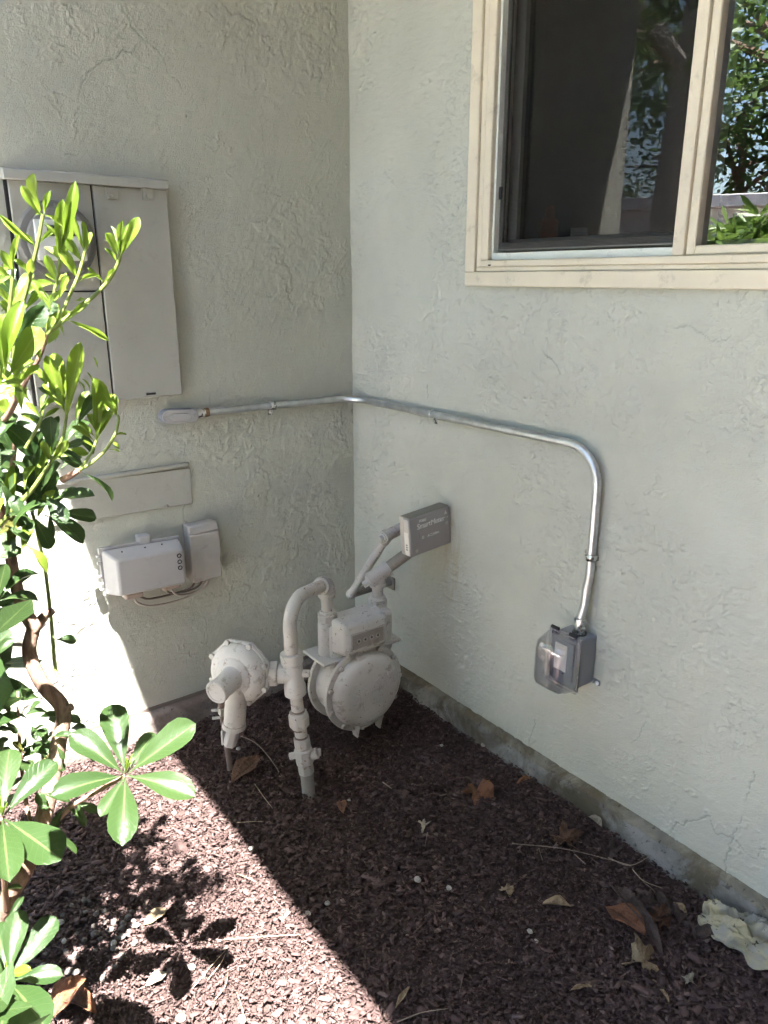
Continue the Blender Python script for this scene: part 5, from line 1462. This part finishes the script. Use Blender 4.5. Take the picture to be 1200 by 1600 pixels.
branch([(92, 1060, 1.30), (86, 1040, 1.30), (80, 970, 1.29), (72, 900, 1.27), (64, 860, 1.25), (50, 800, 1.20), (30, 760, 1.12)], .0032, .0022, 'stem_green')
branch([(12, 850, 1.20), (14, 800, 1.12), (18, 740, 1.08), (24, 690, 1.05)], .005, .003, 'stem_brown')
branch([(40, 1350, 1.37), (75, 1300, 1.33), (110, 1262, 1.29), (160, 1232, 1.25), (196, 1212, 1.235)], .0045, .0028, 'stem_brown')
branch([(10, 1420, 1.40), (5, 1350, 1.30), (3, 1280, 1.22)], .005, .003, 'stem_brown')
branch([(-20, 1640, 1.40), (0, 1570, 1.30), (12, 1532, 1.24)], .005, .003, 'stem_brown')
branch([(60, 1330, 1.36), (40, 1250, 1.36), (30, 1150, 1.36), (28, 1080, 1.36)], .0035, .0022, 'stem_brown')
branch([(90, 1330, 1.36), (72, 1250, 1.37), (66, 1180, 1.38)], .0030, .0020, 'stem_brown')
# --- bright young shoots
J1 = (73, 522)
branch([(*J1, .93), (110, 492, .92), (145, 464, .915), (170, 438, .91), (184, 412, .905), (188, 400, .905)], .0024, .0018, 'stem_green')
branch([(*J1, .93), (95, 490, .93), (112, 455, .93), (124, 425, .93), (133, 392, .93)], .0022, .0016, 'stem_green')
branch([(*J1, .93), (80, 480, .92), (88, 440, .92), (93, 405, .92)], .0020, .0015, 'stem_green')
branch([(20, 560, .90), (28, 500, .89), (42, 450, .885), (58, 385, .88), (67, 335, .88)], .0026, .0018, 'stem_green')
branch([(-5, 600, .90), (10, 520, .89), (18, 450, .885), (20, 420, .885)], .0022, .0015, 'stem_green')
branch([(97, 750, 1.0), (112, 742, .99), (124, 734, .985)], .0042, .0036, 'stem_brown')
branch([(124, 734, .985), (142, 724, .98), (165, 703, .975), (180, 678, .97), (185, 655, .97), (183, 648, .97)], .0022, .0016, 'stem_green')
branch([(124, 734, .985), (140, 712, .98), (150, 690, .98), (150, 678, .98)], .0020, .0015, 'stem_green')
branch([(-10, 830, 1.06), (25, 792, 1.03), (50, 765, 1.01), (66, 742, 1.0), (80, 722, .995)], .0034, .0022, 'stem_green')
branch([(80, 722, .995), (96, 690, .98), (103, 655, .975), (104, 625, .97)], .0024, .0016, 'stem_green')
branch([(40, 700, .99), (60, 665, .98), (66, 650, .98)], .0022, .0016, 'stem_green')
# leaves of the right hand shoot
N = 'leaf_new'
for bp, tp, w in [((188, 402), (216, 340), .95), ((186, 404), (163, 364), 1.05), ((186, 402), (176, 352), .55), ((188, 400), (190, 345), .5), ((189, 402), (197, 350), .6), ((184, 412), (166, 388), .7),
                  ((165, 443), (136, 417), .55), ((163, 446), (180, 418), .5), ((122, 441), (150, 428), .7), ((118, 470), (133, 468), .6), ((104, 500), (170, 530), .5), ((95, 508), (140, 470), .5),
                  ((133, 395), (117, 340), .6), ((132, 396), (128, 345), .6), ((134, 396), (142, 362), .9), ((130, 410), (104, 372), 1.1), ((122, 428), (100, 392), 1.0), ((120, 436), (96, 396), 1.0),
                  ((93, 406), (84, 385), 1.5), ((93, 408), (70, 384), 1.3), ((92, 412), (97, 312), .55), ((96, 392), (118, 288), .62), ((94, 420), (112, 352), .6), ((90, 440), (70, 428), .9), ((92, 438), (104, 428), .9),
                  ((92, 470), (106, 430), .8), ((84, 478), (60, 448), .7), ((80, 490), (66, 455), 1.0), ((72, 520), (62, 498), 1.6), ((74, 520), (84, 495), 1.4),
                  ((67, 336), (50, 272), .95), ((66, 338), (34, 292), 1.0), ((69, 334), (76, 300), .95), ((68, 334), (55, 334), .8), ((68, 336), (97, 350), .6), ((66, 345), (94, 372), .5), ((66, 348), (100, 378), .35),
                  ((58, 386), (2, 340), .62), ((56, 388), (38, 364), .5), ((58, 384), (88, 356), .7), ((48, 432), (24, 404), 1.1), ((46, 436), (48, 405), .9), ((28, 500), (0, 470), 1.1),
                  ((20, 424), (2, 392), 1.0), ((20, 426), (26, 368), .6), ((19, 440), (-10, 415), 1.1), ((19, 430), (-4, 440), 1.2), ((14, 470), (-10, 445), 1.1)]:
    t = .90 + random.uniform(-.015, .015)
    lf(bp, tp, t, t - random.uniform(-.01, .02), N, w, n_=(tocam(AT(*bp, t)) + Vector((random.uniform(-.5, .5), random.uniform(-.5, .5), random.uniform(.0, .7)))))
# large bright leaves at the left edge and middle cluster
for bp, tp, t, w, kd in [((8, 585), (30, 470), .84, .8, N), ((12, 590), (62, 512), .84, 1.1, N), ((2, 590), (6, 490), .84, .9, N), ((20, 592), (52, 560), .85, 1.0, N), ((-5, 600), (36, 595), .85, .8, N), ((-10, 620), (35, 610), .86, .9, N),
                         ((15, 545), (70, 480), .88, 1.1, 'leaf'), ((40, 500), (88, 476), .90, 1.2, 'leaf'), ((30, 600), (60, 570), .92, .9, N),
                         ((104, 655), (128, 534), .97, .55, N), ((103, 640), (84, 546), .975, .75, N), ((102, 640), (72, 556), .98, .8, N), ((104, 648), (70, 594), .965, 1.15, N), ((102, 640), (62, 600), .99, .9, 'leaf'), ((100, 625), (45, 570), .99, .5, N),
                         ((150, 690), (146, 590), .98, .6, N), ((152, 688), (178, 612), .975, 1.0, N), ((184, 652), (178, 616), .97, 1.0, N), ((183, 650), (150, 590), .975, 1.0, N), ((150, 684), (122, 660), .98, .9, N), ((150, 682), (165, 640), .975, 1.2, N), ((148, 690), (115, 665), .99, 1.0, N),
                         ((120, 665), (150, 615), .98, .8, 'leaf'), ((118, 662), (138, 610), .985, .8, N), ((152, 680), (140, 645), .985, 1.0, N), ((178, 682), (196, 678), .97, .9, N), ((168, 702), (187, 705), .975, .6, N), ((176, 690), (186, 700), .975, .7, N), ((150, 700), (128, 690), .98, .9, N),
                         ((128, 738), (183, 778), .985, .5, 'leaf'), ((80, 722), (66, 688), .995, .9, N), ((80, 722), (90, 684), .99, .8, N), ((82, 720), (74, 690), .99, .7, N), ((80, 722), (100, 700), .985, .8, N), ((78, 725), (108, 688), .99, .8, N),
                         ((66, 655), (40, 628), .985, .8, N), ((66, 655), (72, 615), .98, .8, N), ((66, 655), (90, 638), .98, .8, N), ((64, 660), (34, 650), .99, .8, N), ((70, 690), (92, 650), 1.0, .6, 'leaf'), ((95, 700), (132, 690), .99, .9, 'leaf'), ((90, 700), (125, 720), 1.0, .9, 'leaf')]:
    lf(bp, tp, t, t + random.uniform(-.02, .02), kd, w, n_=(tocam(AT(*bp, t)) * .8 + Vector((random.uniform(-.4, .4), random.uniform(-.4, .4), random.uniform(.1, .8)))))
# curled pale buds
for (px, py) in ((132, 600), (138, 590), (125, 603), (146, 566), (118, 592)):
    lf((px + 8, py + 12), (px, py - 8), .97, .965, N, .5)
# mature leaves of the upper half
for bp, tp, t, w in [((-8, 655), (58, 706), 1.0, 1.5), ((-10, 700), (20, 640), .98, 1.2), ((78, 782), (146, 772), 1.05, .95), ((88, 800), (150, 812), 1.05, 1.25), ((70, 805), (132, 842), 1.08, 1.3), ((85, 795), (118, 762), 1.07, .9), ((78, 800), (82, 838), 1.07, .8),
                     ((45, 800), (60, 758), 1.06, 1.2), ((50, 806), (85, 740), 1.08, 1.1), ((-6, 838), (42, 808), 1.03, 1.1), ((24, 800), (52, 830), 1.05, 1.0), ((-2, 822), (20, 862), 1.05, 1.1), ((10, 780), (30, 740), 1.04, 1.3), ((0, 800), (-10, 750), 1.03, 1.2), ((20, 770), (18, 860), 1.06, .4),
                     ((2, 934), (56, 884), 1.12, 1.0), ((0, 938), (63, 932), 1.12, 1.0), ((-5, 940), (10, 880), 1.13, 1.0), ((86, 1000), (119, 1000), 1.28, 1.7), ((-6, 1010), (17, 985), 1.15, 1.6), ((-10, 1030), (16, 998), 1.15, 1.3),
                     ((64, 780), (90, 735), 1.06, 1.2), ((40, 790), (62, 736), 1.07, 1.1), ((30, 740), (66, 758), 1.06, 1.0), ((0, 760), (45, 770), 1.05, 1.2), ((15, 720), (48, 738), 1.04, 1.1), ((-10, 740), (22, 702), 1.02, 1.2)]:
    lf(bp, tp, t, t + random.uniform(-.03, .03), 'leaf', w)
# three big whorls in front
for (c0, t0, tips) in [((196, 1211), 1.235, [((173, 1099), 1.27, 1.0, 0), ((110, 1145), 1.24, 1.0, 0), ((307, 1132), 1.22, .95, 2), ((241, 1143), 1.27, .8, 0), ((304, 1241), 1.19, .95, 0), ((81, 1240), 1.20, .95, 0), ((191, 1318), 1.17, 1.0, 0), ((157, 1278), 1.21, .8, 2)]),
                       ((3, 1277), 1.20, [((88, 1188), 1.21, 1.0, 0), ((98, 1347), 1.13, 1.05, 2), ((14, 1372), 1.11, .95, 0), ((14, 1168), 1.24, 1.0, 0), ((-70, 1330), 1.14, 1.0, 0), ((-80, 1230), 1.2, 1.0, 0), ((-30, 1180), 1.25, 1.0, 0)]),
                       ((12, 1533), 1.22, [((30, 1420), 1.23, 1.0, 0), ((88, 1435), 1.24, .95, 2), ((98, 1522), 1.20, .95, 0), ((72, 1604), 1.14, 1.05, 0), ((0, 1625), 1.13, 1.0, 0), ((-60, 1560), 1.16, 1.0, 0), ((-50, 1470), 1.2, 1.0, 0), ((-5, 1440), 1.25, .9, 0)])]:
    for tp, t1, w, var in tips:
        b_, t_ = AT(*c0, t0), AT(*tp, t1)
        put_leaf(b_ + (t_ - b_) * .04, t_, tocam(b_) * .75 + Vector((0, 0, .65)), 'leaf', w * 1.06, var)
    for k in range(4):
        lf(c0, (c0[0] + random.uniform(-6, 12), c0[1] - random.uniform(16, 36)), t0, t0 - .01, N, .35)
lf((0, 1527), (50, 1518), 1.2, 1.17, N, .9, 2)
for bp, tp, t, w in [((100, 1258), (80, 1302), 1.30, 1.0), ((102, 1258), (137, 1288), 1.29, .9), ((118, 1252), (152, 1268), 1.28, 1.0), ((120, 1250), (128, 1278), 1.28, .9), ((75, 1270), (58, 1240), 1.32, 1.2), ((80, 1262), (60, 1262), 1.31, 1.1), ((70, 1300), (122, 1330), 1.30, .6), ((72, 1290), (100, 1318), 1.31, .7),
                     ((0, 1395), (34, 1382), 1.35, .9), ((10, 1440), (36, 1400), 1.36, .8), ((60, 1240), (110, 1250), 1.30, .7)]:
    lf(bp, tp, t, t, 'leaf', w)
# small shaded leaves low in the shrub
r2 = random.Random(21)
for k in range(56):
    px, py = r2.uniform(-20, 112), r2.uniform(1085, 1235)
    if px > 60 and py > 1190: continue
    t = r2.uniform(1.30, 1.46)
    a_ = r2.uniform(0, 6.28)
    ln = r2.uniform(22, 42)
    lf((px, py), (px + ln * math.cos(a_), py + ln * math.sin(a_) * .8), t, t + r2.uniform(-.04, .04), 'leaf', r2.uniform(.85, 1.2))
# leaves along the left edge between the clusters
for k in range(34):
    px = r2.uniform(-30, 34); py = r2.uniform(420, 860)
    t = r2.uniform(.98, 1.12)
    a_ = r2.uniform(0, 6.28); ln = r2.uniform(34, 62)
    kd = N if (py < 640 and r2.random() < .7) else 'leaf'
    lf((px, py), (px + ln * math.cos(a_), py + ln * math.sin(a_)), t, t + r2.uniform(-.04, .04), kd, r2.uniform(.85, 1.15))
for k in range(44):
    px = r2.uniform(-8, 104); py = r2.uniform(425, 650)
    if px > 45 + (650 - py) * .30 + 20 * math.sin(py * .05): continue
    t = r2.uniform(.90, .98)
    a_ = r2.uniform(-2.5, -.6); ln = r2.uniform(34, 60)
    lf((px, py), (px + ln * math.cos(a_), py + ln * math.sin(a_)), t, t + r2.uniform(-.03, .03), N, r2.uniform(.6, 1.05), n_=tocam(AT(px, py, t)) * .7 + Vector((r2.uniform(-.5, .5), r2.uniform(-.5, .5), r2.uniform(.1, .8))))
for k in range(46):
    px = r2.uniform(-5, 138); py = r2.uniform(640, 875)
    if px > 60 + (875 - py) * .35: continue
    t = r2.uniform(.99, 1.12)
    a_ = r2.uniform(-2.6, 1.2); ln = r2.uniform(38, 64)
    lf((px - ln * .5 * math.cos(a_), py - ln * .5 * math.sin(a_)), (px + ln * .5 * math.cos(a_), py + ln * .5 * math.sin(a_)), t, t + r2.uniform(-.04, .03), N if r2.random() < .3 else 'leaf', r2.uniform(.85, 1.2))
# the rest of the crown beyond the left edge of the picture: one mass of leaves
def mass(name, pts, sizes, mat, parent, label=None, flat=.3, prof=((0, .05), (.35, .34), (.7, .46), (1, .03)), ratio=.42):
    n = len(pts); k = len(prof)
    base = []
    for (t, w) in prof: base += [(t, -w * ratio, .04 * w), (t, 0, 0), (t, w * ratio, .04 * w)]
    base = np.array(base)
    d = rng.normal(size=(n, 3)); d[:, 2] *= .6; d /= np.linalg.norm(d, axis=1)[:, None]
    nn = rng.normal(size=(n, 3)) * flat + np.array([0, 0, 1.0]); nn -= d * (nn * d).sum(1)[:, None]; nn /= np.linalg.norm(nn, axis=1)[:, None]
    yy = np.cross(nn, d)
    s_ = np.asarray(sizes)[:, None, None]
    V_ = np.asarray(pts)[:, None] + s_ * (base[None, :, 0:1] * d[:, None] + base[None, :, 1:2] * yy[:, None] + base[None, :, 2:3] * nn[:, None])
    q = []
    for i in range(k - 1):
        for j in range(2):
            a = i * 3 + j; q.append((a, a + 3, a + 4, a + 1))
    q = np.array(q); nf = len(q)
    Fc = (q[None] + (np.arange(n) * len(base))[:, None, None]).reshape(-1)
    me = bpy.data.meshes.new(name)
    off = np.array(parent.location) if parent else 0
    me.vertices.add(n * len(base)); me.vertices.foreach_set('co', (V_ - off).ravel())
    me.loops.add(len(Fc)); me.loops.foreach_set('vertex_index', Fc)
    me.polygons.add(n * nf); me.polygons.foreach_set('loop_start', np.arange(0, n * nf * 4, 4))
    me.update(calc_edges=True)
    uv = np.stack([base[:, 0], np.sign(base[:, 1])], -1)
    ul = me.uv_layers.new(name='UVMap')
    ul.data.foreach_set('uv', np.tile(uv, (n, 1))[Fc].ravel())
    me.materials.append(M[mat]); me.shade_smooth()
    o = bpy.data.objects.new(name, me); COL.objects.link(o)
    if parent: o.parent = parent
    return o
cl_c = []
WH = [AT(196, 1211, 1.235), AT(3, 1277, 1.2), AT(12, 1533, 1.22), AT(80, 500, .92), AT(110, 790, 1.05), AT(30, 900, 1.12), AT(20, 660, 1.0)]
for _ in range(120000):
    if len(cl_c) >= 3000: break
    q = np.array([rng.uniform(.50, 1.55), rng.uniform(-1.75, -1.06), rng.uniform(.05, 1.45)])
    px, py, z = project(q)
    if z < .66 or any(np.linalg.norm(np.cross(q - np.array(w_), np.array(SUN))) < .13 for w_ in WH) or px > -25 + 25 * math.sin(py * .02): continue
    e = ((q[0] - .95) / .46) ** 2 + ((q[1] + 1.29) / .31) ** 2 + ((q[2] - .70) / .56) ** 2
    if e > 1 or (math.sin(q[0] * 23 + 1) * math.sin(q[1] * 21) * math.sin(q[2] * 17) < -.12): continue
    cl_c.append(q)
cl_c = np.array(cl_c)
fo_m = mass('foliage', cl_c, rng.uniform(.055, .095, len(cl_c)), 'leaf', shrub, flat=.7)
tag(fo_m, kind='stuff')

# ================================================================== WHAT THE WINDOW REFLECTS: trees, hedge and a neighbour's house
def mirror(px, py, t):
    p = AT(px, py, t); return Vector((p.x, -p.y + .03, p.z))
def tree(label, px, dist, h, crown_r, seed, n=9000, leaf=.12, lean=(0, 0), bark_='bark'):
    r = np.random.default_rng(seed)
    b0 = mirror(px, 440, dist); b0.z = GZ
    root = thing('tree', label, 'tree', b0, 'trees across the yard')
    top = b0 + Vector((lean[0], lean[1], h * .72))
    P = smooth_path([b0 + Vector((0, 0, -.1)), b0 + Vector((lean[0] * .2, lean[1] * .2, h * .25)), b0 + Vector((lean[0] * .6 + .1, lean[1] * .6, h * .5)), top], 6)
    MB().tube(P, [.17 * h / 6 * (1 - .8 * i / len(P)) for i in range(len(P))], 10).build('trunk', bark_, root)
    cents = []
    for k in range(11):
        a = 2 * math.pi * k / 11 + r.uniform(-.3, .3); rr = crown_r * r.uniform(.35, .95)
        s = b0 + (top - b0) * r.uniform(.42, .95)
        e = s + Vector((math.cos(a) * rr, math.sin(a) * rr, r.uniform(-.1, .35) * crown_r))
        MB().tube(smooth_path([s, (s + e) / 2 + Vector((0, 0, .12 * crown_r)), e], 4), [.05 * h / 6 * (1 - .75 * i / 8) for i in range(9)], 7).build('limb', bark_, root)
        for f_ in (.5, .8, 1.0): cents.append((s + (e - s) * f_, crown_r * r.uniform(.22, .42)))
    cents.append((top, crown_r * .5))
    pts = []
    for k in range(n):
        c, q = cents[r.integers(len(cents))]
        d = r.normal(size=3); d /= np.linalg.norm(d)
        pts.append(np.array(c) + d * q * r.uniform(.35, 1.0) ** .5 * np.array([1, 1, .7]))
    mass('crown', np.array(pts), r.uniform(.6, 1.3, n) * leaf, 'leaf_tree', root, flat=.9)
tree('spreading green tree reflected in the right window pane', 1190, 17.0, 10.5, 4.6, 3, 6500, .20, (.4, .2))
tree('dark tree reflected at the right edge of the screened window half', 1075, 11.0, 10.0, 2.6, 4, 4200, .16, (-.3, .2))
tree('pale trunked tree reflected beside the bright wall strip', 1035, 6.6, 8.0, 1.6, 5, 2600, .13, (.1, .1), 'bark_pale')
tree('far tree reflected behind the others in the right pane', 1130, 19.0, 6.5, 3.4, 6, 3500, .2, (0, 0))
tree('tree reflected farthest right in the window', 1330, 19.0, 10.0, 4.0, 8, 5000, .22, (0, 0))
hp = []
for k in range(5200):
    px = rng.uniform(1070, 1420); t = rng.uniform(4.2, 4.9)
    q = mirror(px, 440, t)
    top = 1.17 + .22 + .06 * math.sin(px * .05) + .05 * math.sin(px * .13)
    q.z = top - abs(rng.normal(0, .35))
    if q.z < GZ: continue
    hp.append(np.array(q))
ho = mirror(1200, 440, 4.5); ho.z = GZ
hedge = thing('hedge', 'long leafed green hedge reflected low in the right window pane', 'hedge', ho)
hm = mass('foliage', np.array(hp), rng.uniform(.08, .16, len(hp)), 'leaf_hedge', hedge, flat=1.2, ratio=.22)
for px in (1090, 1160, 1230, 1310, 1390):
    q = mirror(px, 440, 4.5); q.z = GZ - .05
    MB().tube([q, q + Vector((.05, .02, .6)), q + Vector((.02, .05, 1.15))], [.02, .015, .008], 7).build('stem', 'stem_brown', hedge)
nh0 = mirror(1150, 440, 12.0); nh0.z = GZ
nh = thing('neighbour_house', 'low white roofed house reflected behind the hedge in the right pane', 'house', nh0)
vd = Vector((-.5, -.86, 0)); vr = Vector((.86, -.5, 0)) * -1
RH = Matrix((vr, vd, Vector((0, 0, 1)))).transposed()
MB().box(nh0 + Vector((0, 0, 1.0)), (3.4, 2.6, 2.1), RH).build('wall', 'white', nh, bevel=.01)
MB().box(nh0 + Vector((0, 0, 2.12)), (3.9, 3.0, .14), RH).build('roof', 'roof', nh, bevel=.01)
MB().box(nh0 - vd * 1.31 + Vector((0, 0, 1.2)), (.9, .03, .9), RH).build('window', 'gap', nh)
print('chips', n_chips, 'leaves', state['n'])
